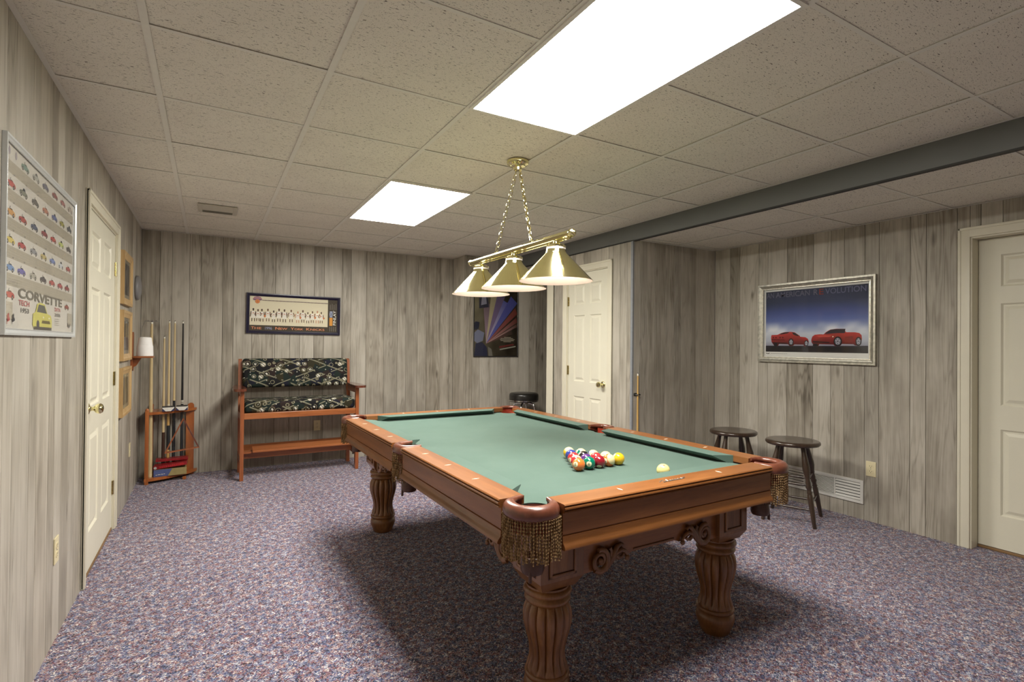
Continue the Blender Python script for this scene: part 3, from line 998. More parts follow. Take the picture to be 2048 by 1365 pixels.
def pocket(center, phi, r, span, arms, ncord, length, wide):
    """leather iron, liner, fringe and drop basket of one pocket; phi = outward direction"""
    cx, cy = center
    # path of the padded iron: tapered arms along the rail ends, bulging round the outside
    ctrl = [Vector((p[0], p[1], 0)) for p in arms]
    path, taper = [], []
    nseg = 5
    K = len(ctrl)
    for i in range(K - 1):
        p0, p1, p2, p3 = ctrl[max(i - 1, 0)], ctrl[i], ctrl[i + 1], ctrl[min(i + 2, K - 1)]
        for q in range(nseg + (1 if i == K - 2 else 0)):
            t = q / nseg
            path.append(.5 * ((2 * p1) + (p2 - p0) * t + (2 * p0 - 5 * p1 + 4 * p2 - p3) * t * t + (3 * p1 - p0 - 3 * p2 + p3) * t ** 3))
            s01 = (i + t) / (K - 1)
            taper.append(min(1.0, .30 + 3.0 * min(s01, 1 - s01)))
    # cross section: (out, z), rounded bullnose with a deep outer drop
    sec = [(-.019, .789), (-.016, .796), (-.006, .8005), (.006, .8005), (.016, .796), (.023, .787), (.026, .775), (.025, .762), (.020, .752), (.010, .7495), (.008, .752), (.008, .775), (-.010, .776), (-.018, .780)]
    m = len(sec)
    v, f = [], []
    k = len(path)
    for i, p in enumerate(path):
        t = (path[min(i + 1, k - 1)] - path[max(i - 1, 0)]).normalized()
        o = Vector((t.y, -t.x, 0))
        if o.dot(p - Vector((cx, cy, 0))) < 0: o = -o
        sc = taper[i]
        for u, z in sec:
            v.append(p + o * (u * sc) + Vector((0, 0, .7985 + (z - .7985) * (.45 + .55 * sc))))
    for i in range(k - 1):
        for j in range(m):
            q = (j + 1) % m
            f.append((i * m + j, i * m + q, (i + 1) * m + q, (i + 1) * m + j))
    f.append(list(range(m))[::-1]); f.append([(k - 1) * m + j for j in range(m)])
    iron = MB().add(v, f).build('pocket_iron', 'pocket_leather', table, smooth=True, angle=60)
    # red leather liner hanging inside the iron
    li = MB()
    rr = [(r - .011, .777), (r - .011, .735), (r - .018, .700)]
    v, f = [], []
    nn = 20
    for i in range(nn + 1):
        a = phi - span * .98 + 2 * span * .98 * i / nn
        for q, z in rr: v.append((cx + q * cos(a), cy + q * sin(a), z))
        for q, z in rr[::-1]: v.append((cx + (q + .004) * cos(a), cy + (q + .004) * sin(a), z))
    s_ = 6
    for i in range(nn):
        for j in range(s_):
            q = (j + 1) % s_
            f.append((i * s_ + j, i * s_ + q, (i + 1) * s_ + q, (i + 1) * s_ + j))
    f.append(list(range(s_))); f.append([nn * s_ + j for j in range(s_)][::-1])
    li.add(v, f); li.build('pocket_liner', 'pocket_red', table, smooth=True)
    # fringe of twisted cords under the iron
    fr = MB()
    rf = r + .017
    sp = span * .80
    for i in range(ncord):
        a = phi - sp + 2 * sp * i / (ncord - 1)
        for row in range(2):
            q = rf - .007 * row
            aa = a + (sp / ncord if row else 0)
            rope(fr, (cx + q * cos(aa), cy + q * sin(aa), .757), length * random.uniform(.90, 1.0), .0040, 7)
    fo = fr.build('fringe', 'fringe_cord', table, smooth=True); fo['kind'] = 'stuff'
    # drop basket: straps gathered into a cup
    bk = MB()
    cz = .575
    bx_, by_ = cx - .012 * cos(phi), cy - .012 * sin(phi)
    for i in range(8):
        a = phi + 2 * pi * i / 8 + .2
        p = [(bx_ + (r - .020) * cos(a), by_ + (r - .020) * sin(a), .735), (bx_ + (r - .016) * cos(a), by_ + (r - .016) * sin(a), .66), (bx_ + .036 * cos(a + .12), by_ + .036 * sin(a + .12), .604)]
        bk.tube(p, .006, 6, flat=.45)
    bk.lathe([(.036, -.024), (.041, -.010), (.040, .010), (.037, .032), (.034, .034), (.034, .0), (.030, -.018)], 20, (bx_, by_, cz))
    bk.tube([(bx_ + .036 * cos(phi), by_ + .036 * sin(phi), cz - .01), (bx_ + .037 * cos(phi), by_ + .037 * sin(phi), cz - .046)], .006, 6)
    bk.build('pocket_basket', 'basket_leather', table, smooth=True)


CORNER = [(.092, .154), (.058, .150), (.030, .134), (.017, .102), (.019, .062), (.036, .036), (.062, .019), (.102, .017), (.134, .030), (.150, .058), (.154, .092)]
SIDE = [(.112, .064), (.085, .064), (.058, .061), (.032, .050), (.018, .028), (.014, 0), (.018, -.028), (.032, -.050), (.058, -.061), (.085, -.064), (.112, -.064)]
for sx in (1, -1):
    for sy in (1, -1):
        pts = [(sx * (HX - a), sy * (HY - b)) for a, b in CORNER]
        pocket((sx * (HX - .092), sy * (HY - .092)), atan2(sy, sx), .083, radians(108), pts, 30, .142, True)
    pocket((sx * (HX - .062), 0), 0 if sx > 0 else pi, .058, radians(92), [(sx * (HX - a), b) for a, b in SIDE], 18, .150, False)

# --- cabinet frame with scalloped lower edge
PX, PY, PS = .475, 1.02, .095           # leg centres, post half size
FX, FY = PX + PS - .022, PY + PS - .022  # frame faces
def scallop(L, zlow, zmid, zt):
    """outline (u, z) of one frame board of half length L"""
    pts = [(-L, zt), (-L, zlow)]
    a = [(L - .055, zlow), (L - .085, zlow + .006), (L - .105, zlow + .030), (L - .150, zlow + .048), (L - .205, zlow + .030), (L - .235, zmid - .010), (L - .265, zmid)]
    pts += [(-u, z) for u, z in a] + a[::-1] + [(L, zlow), (L, zt)]
    return pts
ZL, ZM = .468, .505
for sy in (1, -1):
    L = PX - PS + .004
    mb = MB(); mb.prism(scallop(L, ZL, ZM, .6425), sy * (FY - .03), sy * FY, 'y'); mb.build('frame_board', 'cherry_x', table)
    mb = MB(); mb.tube([(-(L - .27), sy * (FY + .001), ZM + .010), (L - .27, sy * (FY + .001), ZM + .010)], .0035, 6); mb.build('frame_bead', 'carved', table)
for sx in (1, -1):
    L = PY - PS + .004
    mb = MB(); mb.prism(scallop(L, ZL, ZM, .6425), sx * (FX - .03), sx * FX, 'x'); mb.build('frame_board', 'cherry_y', table)
    mb = MB(); mb.tube([(sx * (FX + .001), -(L - .27), ZM + .010), (sx * (FX + .001), L - .27, ZM + .010)], .0035, 6); mb.build('frame_bead', 'carved', table)

# carved acanthus scrolls on the frame boards
def carving(M):
    """scroll drawn in (u, z): u = 0 at the post, growing to the middle of the board"""
    mb = MB()
    def tb(pts, rs, d=.012, fl=.75):
        k = len(pts)
        n = len(rs)
        rr = [rs[min(int(i * (n - 1) / (k - 1)), n - 2)] + (rs[min(int(i * (n - 1) / (k - 1)) + 1, n - 1)] - rs[min(int(i * (n - 1) / (k - 1)), n - 2)]) * ((i * (n - 1) / (k - 1)) % 1) for i in range(k)]
        mb.tube([(u, d, z) for u, z in pts], rr, 8, M=M, flat=fl, up=(0, 1, 0))
    # big volute near the post
    c = (.088, .507)
    vol = []
    for i in range(34):
        t = i / 33
        a = radians(75) + t * radians(560)
        r = .036 * (1 - t) ** .55 + .006
        vol.append((c[0] - r * cos(a), c[1] + r * sin(a) * 1.0))
    tb(vol, [.0105, .0115, .0105, .009, .0075, .006])
    mb.sphere((c[0], .012, c[1]), .011, 12, 8, M=M, sc=(1, .8, 1))
    # stem sweeping to the middle, with leaves
    stem = [(.060, .478), (.085, .466), (.112, .472), (.140, .496), (.165, .522), (.190, .530), (.213, .520), (.225, .505), (.222, .492)]
    tb(stem, [.011, .013, .013, .012, .011, .010, .008, .007, .007])
    leaf = [(.125, .486), (.150, .518), (.170, .545), (.188, .553), (.200, .545)]
    tb(leaf, [.012, .013, .011, .008, .004])
    leaf2 = [(.165, .512), (.180, .500), (.196, .502), (.204, .512)]
    tb(leaf2, [.010, .009, .007, .005])
    leaf3 = [(.120, .478), (.138, .512), (.142, .535), (.134, .548)]
    tb(leaf3, [.010, .010, .008, .004])
    mb.sphere((.224, .012, .494), .0115, 12, 8, M=M, sc=(1, .8, 1))
    mb.build('carving', 'carved', table, smooth=True, angle=60)
def frame_M(origin, u, nrm):
    u, nrm = Vector(u), Vector(nrm)
    return Matrix(((u.x, nrm.x, 0, origin[0]), (u.y, nrm.y, 0, origin[1]), (u.z, nrm.z, 1, 0), (0, 0, 0, 1)))
for sy in (1, -1):
    for sx in (1, -1):
        carving(frame_M((sx * (PX - PS), sy * FY, 0), (-sx, 0, 0), (0, sy, 0)))
        carving(frame_M((sx * FX, sy * (PY - PS), 0), (0, -sy, 0), (sx, 0, 0)))

# --- posts and fluted legs
LEG = [(.060, 0), (.064, .004), (.069, .020), (.080, .045), (.0855, .066), (.0845, .082), (.078, .094), (.074, .098), (.082, .102), (.0845, .110), (.082, .118), (.075, .122)]
BODY = [(.0775, .122), (.0785, .130), (.0750, .142), (.0690, .160), (.0665, .180), (.0685, .205), (.0755, .235), (.0845, .265), (.0910, .295), (.0930, .320), (.0905, .342), (.0840, .360), (.0760, .371), (.070, .376)]
NECK = [(.074, .374), (.083, .378), (.0875, .386), (.0860, .394), (.078, .399), (.0770, .402), (.0860, .406), (.0915, .415), (.0890, .425), (.080, .430), (.080, .437)]
NFL = 14
def flute(t, z):
    d = .17
    if z < .14: d *= max(0, (z - .122) / .018)
    if z > .362: d *= max(0.25, 1 - (z - .362) / .02)
    return 1 - d * (1 - abs(sin(NFL * t / 2)) ** .45)
for sx in (1, -1):
    for sy in (1, -1):
        c = (sx * PX, sy * PY, 0)
        post = MB()
        s_, b_ = PS, .0
        # square post whose lower end is chamfered inwards
        ring = lambda h, z: [(c[0] - h, c[1] - h, z), (c[0] + h, c[1] - h, z), (c[0] + h, c[1] + h, z), (c[0] - h, c[1] + h, z)]
        oct_ = lambda h, k, z: [(c[0] - h + k, c[1] - h, z), (c[0] + h - k, c[1] - h, z), (c[0] + h, c[1] - h + k, z), (c[0] + h, c[1] + h - k, z), (c[0] + h - k, c[1] + h, z), (c[0] - h + k, c[1] + h, z), (c[0] - h, c[1] + h - k, z), (c[0] - h, c[1] - h + k, z)]
        lv = [ring(s_ - .030, .436), ring(s_ - .022, .440), ring(s_, .478), ring(s_, .6425)]
        v = [p for L in lv for p in L]
        f = [(0, 3, 2, 1), (12, 13, 14, 15)]
        for k in range(3):
            for i in range(4):
                j = (i + 1) % 4
                f.append((k * 4 + i, k * 4 + j, k * 4 + 4 + j, k * 4 + 4 + i))
        post.add(v, f)
        po = post.build('leg_post', 'cherry_z', table)
        # recessed panel with a raised moulding on the two outer faces
        for (nx, ny) in ((sx, 0), (0, sy)):
            Mf = Matrix(((-ny if ny else 0, nx, 0, c[0] + nx * s_), (nx if nx else 0, ny, 0, c[1] + ny * s_), (0, 0, 1, 0), (0, 0, 0, 1)))
            pm = MB()
            x0, x1, z0, z1 = -.060, .060, .494, .640
            for (xa, xb, za, zb) in ((x0, x0 + .012, z0, z1), (x1 - .012, x1, z0, z1), (x0, x1, z0, z0 + .012)):
                pm.box((xa, .0005, za), (xb, .0065, zb), M=Mf, bev=.0028)
            pm.box((x0 + .014, .0005, z0 + .014), (x1 - .014, .0012, z1), M=Mf)
            pm.build('post_moulding', 'walnut_z', po, smooth=True, angle=30)
            gm = MB()
            for (xa, xb, za, zb) in ((x0 - .003, x0, z0 - .003, z1), (x1, x1 + .003, z0 - .003, z1), (x0, x1, z0 - .003, z0), (x0 + .012, x0 + .0145, z0 + .0145, z1), (x1 - .0145, x1 - .012, z0 + .0145, z1), (x0 + .012, x1 - .012, z0 + .012, z0 + .0145)):
                gm.box((xa, .0002, za), (xb, .0010, zb), M=Mf)
            gm.build('post_groove', 'basket_leather', po)
        lg = MB()
        lg.lathe(LEG, 40, c)
        lg.lathe(NECK, 40, c)
        lg.lathe(BODY, NFL * 8, c, mod=flute)
        lg.build('leg', 'walnut_z', table, smooth=True, angle=50)


# ================================================================ balls
def make_ball_material(name, base, stripe):
    m, nt, b = new_mat(name)
    g = NT(nt)
    co = g.sep(g.obj())
    r = .0286
    cream = (0.78, 0.66, 0.36)
    if stripe:
        f = g.math('LESS_THAN', g.math('ABSOLUTE', co[2]), r * .50)
        c = g.mix(f, cream, base)
    else:
        c = g.mix(1.0, cream, base)
    # number disc on +x
    d2 = g.math('ADD', g.math('MULTIPLY', co[1], co[1]), g.math('MULTIPLY', co[2], co[2]))
    disc = g.math('MULTIPLY', g.math('LESS_THAN', d2, (r * .42) ** 2), g.math('GREATER_THAN', co[0], 0.0))
    if name != 'ball_cue':
        c = g.mix(disc, c, (0.84, 0.78, 0.50))
    else:
        dot = g.math('MULTIPLY', g.math('LESS_THAN', d2, (r * .10) ** 2), g.math('GREATER_THAN', co[0], 0.0))
        c = g.mix(dot, c, (0.45, 0.04, 0.02))
    g.lk(c, b.inputs['Base Color'])
    b.inputs['Roughness'].default_value = 0.12
    b.inputs['Coat Weight'].default_value = 0.6
    b.inputs['Coat Roughness'].default_value = 0.03


COLS = {'yellow': (0.78, 0.48, 0.02), 'blue': (0.03, 0.05, 0.26), 'red': (0.52, 0.03, 0.035), 'purple': (0.09, 0.025, 0.17), 'orange': (0.80, 0.19, 0.035),
        'green': (0.0, 0.17, 0.10), 'maroon': (0.26, 0.010, 0.022), 'black': (0.012, 0.011, 0.012)}
for k, v in COLS.items():
    make_ball_material('ball_' + k, v, False)
    make_ball_material('stripe_' + k, v, True)
make_ball_material('ball_cue', (0.82, 0.70, 0.28), False)

TEXT_CACHE = {}
def text_mesh(body, bold=0.0):
    """triangulated outline of a string in Blender's built-in font: (verts2d, faces, w, h)"""
    key = (body, bold)
    if key in TEXT_CACHE: return TEXT_CACHE[key]
    cu = bpy.data.curves.new('tmp_text', 'FONT'); cu.body = body; cu.resolution_u = 3; cu.offset = bold
    ob = bpy.data.objects.new('tmp_text', cu); COL.objects.link(ob)
    dg = bpy.context.evaluated_depsgraph_get()
    me = bpy.data.meshes.new_from_object(ob.evaluated_get(dg))
    V = [(p.co.x, p.co.y) for p in me.vertices]; F = [list(p.vertices) for p in me.polygons]
    bpy.data.objects.remove(ob); bpy.data.curves.remove(cu); bpy.data.meshes.remove(me)
    x0 = min(p[0] for p in V); y0 = min(p[1] for p in V); x1 = max(p[0] for p in V); y1 = max(p[1] for p in V)
    V = [(x - x0, y - y0) for x, y in V]
    TEXT_CACHE[key] = (V, F, x1 - x0, y1 - y0)
    return TEXT_CACHE[key]


BR = .0286
GAP = .0598
bx0, by0 = 1.436, 1.884                 # first ball of the near row
rowdir = Vector((cos(radians(1.8)), sin(radians(1.8)), 0))
backdir = Vector((-sin(radians(1.8)), cos(radians(1.8)), 0))
# (row from the camera, place in the row, number, material, label, number direction)
camdir = lambda p: atan2(-p.y, -p.x)
BALLS = [
    (0, 0, 5, 'ball_orange', 'solid orange ball at the near left corner of the racked triangle', 200, 10),
    (0, 1, 6, 'ball_green', 'green ball with its number six facing the camera', 'cam', 2),
    (0, 2, 7, 'ball_maroon', 'maroon ball with its number low, middle of the near row', 'cam', -48),
    (0, 3, 13, 'stripe_orange', 'orange striped ball beside the yellow corner ball', 190, 0),
    (0, 4, 1, 'ball_yellow', 'solid yellow ball at the right corner of the racked triangle', 150, 35),
    (1, 0, 11, 'stripe_red', 'red striped ball directly behind the orange corner ball', 150, 10),
    (1, 1, 4, 'ball_purple', 'purple ball behind the green number six ball', 60, 50),
    (1, 2, None, 'ball_red', 'bright red ball behind the maroon ball', 20, 10),
    (1, 3, 12, 'stripe_purple', 'cream topped striped ball behind the orange striped ball', 0, 12),
    (2, 0, 3, 'ball_red', 'pinkish red ball on the left edge of the triangle', 200, -10),
    (2, 1, 8, 'ball_black', 'black ball in the centre of the racked triangle', 150, 35),
    (2, 2, 10, 'stripe_blue', 'blue striped ball on the right edge of the triangle', 80, 40),
    (3, 0, 2, 'ball_blue', 'blue ball just in front of the far corner ball', 100, 30),
    (3, 1, 14, 'stripe_green', 'green striped ball at the back right of the triangle', 160, 30),
    (4, 0, 9, 'stripe_yellow', 'golden yellow ball at the far corner of the triangle', 80, 20),
]


def put_ball(mat, pos, label, num, az, el, group='racked pool balls', roll=0.0):
    mb = MB(); mb.sphere((0, 0, 0), BR, 32, 20)
    o = mb.build('pool_ball', mat, None, pos, smooth=True, angle=180)
    tag(o, label, 'ball', group)
    az, el = radians(az), radians(el)
    x = Vector((cos(el) * cos(az), cos(el) * sin(az), sin(el)))
    zz = Vector((0, 0, 1)); y = zz.cross(x).normalized(); z = x.cross(y)
    R = Matrix((x, y, z)).transposed() @ Matrix.Rotation(roll, 3, 'X')
    o.rotation_euler = R.to_euler()
    if num is not None:
        V, F, w, h = text_mesh(str(num))
        s = BR * .40 / h
        verts = []
        for px, py in V:
            yy, zc = (px - w / 2) * s, (py - h / 2) * s
            # +y of the ball frame points left when looking at +x from outside -> mirror kept by using +y to the right
            xx = sqrt(max(0, BR * BR - yy * yy - zc * zc)) + .00015
            verts.append((xx, yy, zc))
        MB().add(verts, F).build('numeral', 'black_plastic', o)
    return o


for row, k, num, mat, label, az, el in BALLS:
    p = Vector((bx0, by0, 0)) + rowdir * (GAP * (k + row * .5)) + backdir * (GAP * .8660 * row * 1.08)
    p.z = ZB + BR + .0002
    if az == 'cam': az = math.degrees(atan2(-p.y, -p.x))
    put_ball(mat, p, label, num, az, el, roll=radians(-62) if num == 13 else radians(25) if num == 11 else 0.0)
put_ball('ball_cue', Vector((1.690, 1.624, ZB + BR + .0002)), 'pale yellowed cue ball alone beside the near cushion', None, 236, 62, None)
# ================================================================ pendant lamp over the table
LX = 1.565
lamp = thing('pendant_lamp', 'polished brass billiard pendant with three cone shades on chains', 'lamp', (LX, 2.70, HC))
def lz(z): return z - HC
BARZ = 1.884
mb = MB()
mb.lathe([(.064, lz(2.4045)), (.066, lz(2.398)), (.062, lz(2.386)), (.046, lz(2.378)), (.044, lz(2.372)), (.026, lz(2.366)), (.024, lz(2.352)), (.012, lz(2.348))][::-1], 32, (0, -.035, 0))
for dy in (-.022, .022):
    mb.tube([(0, -.035 + dy, lz(2.352)), (0, -.035 + dy * 1.2, lz(2.335))], .004, 8)
mb.build('canopy', 'brass', lamp, smooth=True)
mb = MB()
y0, y1 = 2.125 - 2.70, 3.290 - 2.70
mb.tube([(0, y0, lz(BARZ)), (0, y1, lz(BARZ))], .0195, 20)
mb.tube([(0, y0 + .012, lz(BARZ - .021)), (0, y1 - .012, lz(BARZ - .021))], .008, 10)
for y in (y0, y1):
    mb.sphere((0, y, lz(BARZ)), .0225, 20, 12)
    mb.sphere((0, y + (-.019 if y == y0 else .019), lz(BARZ)), .010, 12, 8)
mb.build('bar', 'brass', lamp, smooth=True)
# chains of interlocking links
def chain(p0, p1, name):
    p0, p1 = Vector(p0), Vector(p1)
    d = p1 - p0
    n = max(3, int(d.length / .031))
    t = d.normalized()
    a = t.orthogonal().normalized(); b = t.cross(a)
    mb = MB()
    for i in range(n):
        c = p0 + d * ((i + .5) / n)
        s = a if i % 2 else b
        s = (a + b).normalized() if i % 2 else (a - b).normalized()
        hl, hw = .0210, .0105
        pts = []
        for k in range(14):
            w = 2 * pi * k / 14
            pts.append(c + t * (cos(w) * hl) + s * (sin(w) * hw))
        mb.tube(pts, .0024, 6, closed=True)
    return mb.build(name, 'brass_bright', lamp, smooth=True)
top0, top1 = (0, -.035 - .026, lz(2.335)), (0, -.035 + .026, lz(2.335))
bot0, bot1 = (0, 2.508 - 2.70, lz(BARZ + .024)), (0, 2.924 - 2.70, lz(BARZ + .024))
chain(top0, bot0, 'chain'); chain(top1, bot1, 'chain')
mb = MB()
pts = []
for i in range(60):
    t = i / 59
    p = Vector(top0).lerp(Vector(bot0), t)
    w = t * 2 * pi * 7
    pts.append(p + Vector((.006 * cos(w), .004 * sin(w) , 0)))
mb.tube(pts, .0026, 6); mb.build('cord', 'brass_aged', lamp, smooth=True)
for y in (bot0[1], bot1[1]):
    mb = MB(); mb.lathe([(.010, lz(BARZ + .018)), (.010, lz(BARZ + .026)), (.004, lz(BARZ + .030))], 12, (0, y, 0)); mb.build('chain_loop', 'brass_bright', lamp, smooth=True)
# cone shades with neck, white inside, bulb
for yy in (2.263, 2.70, 3.137):
    c = (0, yy - 2.70, 0)
    sh = MB()
    out = [(.193, lz(1.655)), (.1935, lz(1.657)), (.188, lz(1.663)), (.056, lz(1.800)), (.054, lz(1.806)), (.049, lz(1.832)), (.052, lz(1.835)), (.052, lz(1.841)), (.040, lz(1.849)), (.016, lz(1.853)), (.013, lz(1.868))]
    sh.lathe(out, 48, c, cap=False)
    s = sh.build('lamp_shade', 'brass', lamp, smooth=True, angle=50)
    ins = MB()
    ins.lathe([(.1925, lz(1.6552)), (.1865, lz(1.6605)), (.054, lz(1.7975)), (.050, lz(1.830)), (.012, lz(1.832))], 48, c, cap=False)
    ins.build('shade_lining', 'shade_white', s, smooth=True)
    bl = MB(); bl.sphere((c[0], c[1], lz(1.745)), .030, 16, 10); bl.build('bulb', 'bulb_light', s, smooth=True)
    sk = MB(); sk.lathe([(.014, lz(1.770)), (.016, lz(1.829))], 14, c); sk.build('socket', 'ivory', s, smooth=True)

# ================================================================ spectator bench
bench = thing('spectator_bench', 'tall wooden spectator bench with billiard-patterned cushions against back wall', 'bench', (0.81, 5.80, 0))
def bl(x, y): return (x - .81, y - 5.80)
XB0, XB1 = 0.258, 1.372
for xa, xb in ((XB0, XB0 + .034), (XB1 - .034, XB1)):
    a, b = xa - .81, xb - .81
    mb = MB(); mb.box((a, 5.595 - 5.8, 0), (b, 5.650 - 5.8, .858), bev=.004); mb.build('leg', 'bench_z', bench)
    # rear leg continues up and rakes back to carry the backrest
    mb = MB()
    poly = [(6.000 - 5.8, 0), (6.055 - 5.8, 0), (6.055 - 5.8, .60), (6.105 - 5.8, 1.135), (6.085 - 5.8, 1.150), (6.055 - 5.8, 1.135), (6.000 - 5.8, .60)]
    mb.prism(poly, a, b, 'x'); mb.build('leg', 'bench_z', bench)
    mb = MB(); mb.box((a + .004, 5.650 - 5.8, .150), (b - .004, 6.000 - 5.8, .215)); mb.build('stretcher', 'bench_z', bench)
    mb = MB(); mb.box((a + .004, 5.650 - 5.8, .565), (b - .004, 6.000 - 5.8, .625)); mb.build('side_rail', 'bench_z', bench)
    mb = MB(); mb.box((a + .004, 5.650 - 5.8, .800), (b - .004, 6.010 - 5.8, .856)); mb.build('arm_rail', 'bench_z', bench)
    # paddle arm
    s = -1 if xa == XB0 else 1
    mid = (a + b) / 2 + s * .022
    out = []
    y0_, y1_ = 5.505 - 5.8, 6.06 - 5.8
    hw = .058
    for i in range(13):
        t = pi + pi * i / 12
        out.append((mid + hw * cos(t), y0_ + hw + hw * sin(t)))
    out += [(mid + hw, 5.75 - 5.8), (mid + hw * .6, y1_ - .04), (mid + hw * .5, y1_), (mid - hw * .5, y1_), (mid - hw * .6, y1_ - .04), (mid - hw, 5.75 - 5.8)]
    mb = MB(); mb.prism(out, .858, .882, 'z'); mb.build('armrest', 'mahogany_x', bench)
xa, xb = XB0 + .034 - .81, XB1 - .034 - .81
mb = MB(); mb.box((xa, 5.602 - 5.8, .583), (xb, 5.632 - 5.8, .640), bev=.003); mb.build('seat_rail', 'bench_x', bench)
mb = MB(); mb.box((xa, 6.005 - 5.8, .565), (xb, 6.035 - 5.8, .625)); mb.build('back_rail', 'bench_x', bench)
mb = MB(); mb.box((xa, 5.632 - 5.8, .615), (xb, 6.005 - 5.8, .632)); mb.build('seat_board', 'bench_x', bench)
mb = MB(); mb.box((xa, 6.008 - 5.8, .160), (xb, 6.030 - 5.8, .272)); mb.build('lower_rail', 'bench_x', bench)
mb = MB(); mb.box((xa, 5.790 - 5.8, .172), (xb, 5.812 - 5.8, .232)); mb.build('lower_rail', 'bench_x', bench)
# slanted foot rest
fr_ = MB()
Mf = Matrix.Translation((0, 5.725 - 5.8, .268)) @ Matrix.Rotation(radians(7), 4, 'X')
fr_.box((.372 - .81, -.072, -.011), (1.318 - .81, .085, .011), M=Mf, bev=.006); fr_.build('footrest', 'bench_x', bench)
mb = MB(); mb.box((xa, 5.700 - 5.8, .238), (xb, 5.790 - 5.8, .2545)); mb.build('footrest_board', 'bench_x', bench)


def cushion(name, w, d, h, M, puff=.012, bev=.03):
    bm = bmesh.new()
    bmesh.ops.create_cube(bm, size=1)
    for q in bm.verts: q.co = Vector((q.co.x * w, q.co.y * d, q.co.z * h))
    bmesh.ops.bevel(bm, geom=list(bm.edges), offset=min(bev, d * .45, h * .45), segments=4, profile=.5, affect='EDGES')
    bmesh.ops.subdivide_edges(bm, edges=[e for e in bm.edges if e.calc_length() > .1], cuts=6, use_grid_fill=True)
    mb = MB(); mb.bm(bm, 0, M)
    return mb.build(name, 'billiard_fabric', bench, smooth=True, angle=80)
cushion('seat_cushion', xb - xa - .004, .395, .112, Matrix.Translation(((xa + xb) / 2, 5.812 - 5.8, .640 + .056 + .0002)))
cushion('back_cushion', xb - xa - .002, .085, .300, Matrix.Translation(((xa + xb) / 2, 6.020 - 5.8, 1.005)) @ Matrix.Rotation(radians(-5.5), 4, 'X'))
mb = MB(); mb.box((xa, 6.072 - 5.8, .90), (xb, 6.090 - 5.8, 1.10)); mb.build('back_panel', 'bench_x', bench)

# ================================================================ corner cue rack
RX, RY = XL + .012, YB - .012           # corner
rack = thing('cue_rack', 'quarter-round wooden corner cue rack with two shelves', 'rack', (RX, RY, 0))
def quarter(r, n=16, flat=.0):
    pts = [(0.058, -.004)]
    for i in range(n + 1):
        a = -pi / 2 * (1 - i / n)
        # superellipse gives the flatter front
        c, s = cos(a), sin(a)
        p = 1.45
        k = (abs(c) ** p + abs(s) ** p) ** (-1 / p)
        pts.append((.058 + r[0] * c * k, -.004 + r[1] * s * k))
    return pts
RW, RD = .470, .300
CUE_HOLES = [(-.376, 6.035, .0165), (-.338, 6.060, .0165), (-.294, 6.080, .0165), (-.228, 6.095, .0165), (-.478, 5.985, .0155), (-.468, 5.925, .0185)]
from mathutils.geometry import tessellate_polygon
loops = [quarter((.404, .300))] + [[(hx - RX + hr * cos(2 * pi * i / 14), hy - RY + hr * sin(2 * pi * i / 14)) for i in range(14)] for hx, hy, hr in CUE_HOLES]
tris = tessellate_polygon([[Vector((x, y, 0)) for x, y in L] for L in loops])
flat_ = [q for L in loops for q in L]; n_ = len(flat_)
mb = MB()
fcs = [tuple(t) for t in tris] + [tuple(i + n_ for i in t)[::-1] for t in tris]
o_ = 0
for L in loops:
    k = len(L)
    fcs += [(o_ + i, o_ + (i + 1) % k, n_ + o_ + (i + 1) % k, n_ + o_ + i) for i in range(k)]
    o_ += k
mb.add([(x, y, .640) for x, y in flat_] + [(x, y, .664) for x, y in flat_], fcs); mb.build('top_shelf', 'rack_wood', rack)
mb = MB(); mb.prism(quarter((.412, .310)), .028, .054, 'z'); mb.build('bottom_shelf', 'rack_wood', rack)
def post(x, y, h, w=.030, d=.022):
    mb = MB()
    mb.box((x - w / 2, y - d / 2, 0), (x + w / 2, y + d / 2, h - .012), bev=.003)
    mb.sphere((x, y, h - .010), .016, 12, 8, sc=(1, .8, 1.1))
    mb.build('post', 'rack_wood', rack, smooth=True, angle=40)
post(.075, -.300, .695)
post(.088, -.017, .712)
mb = MB(); prof = [(.372, 0), (.440, 0), (.440, .66), (.438, .695), (.424, .712), (.404, .712), (.388, .700), (.380, .670), (.372, .66)]
mb.prism(prof, -.026, -.004, 'y'); mb.build('side_board', 'rack_wood', rack)
mb = MB(); mb.box((.355, -.235, 0), (.385, -.205, .028), bev=.004); mb.build('foot', 'rack_wood', rack)


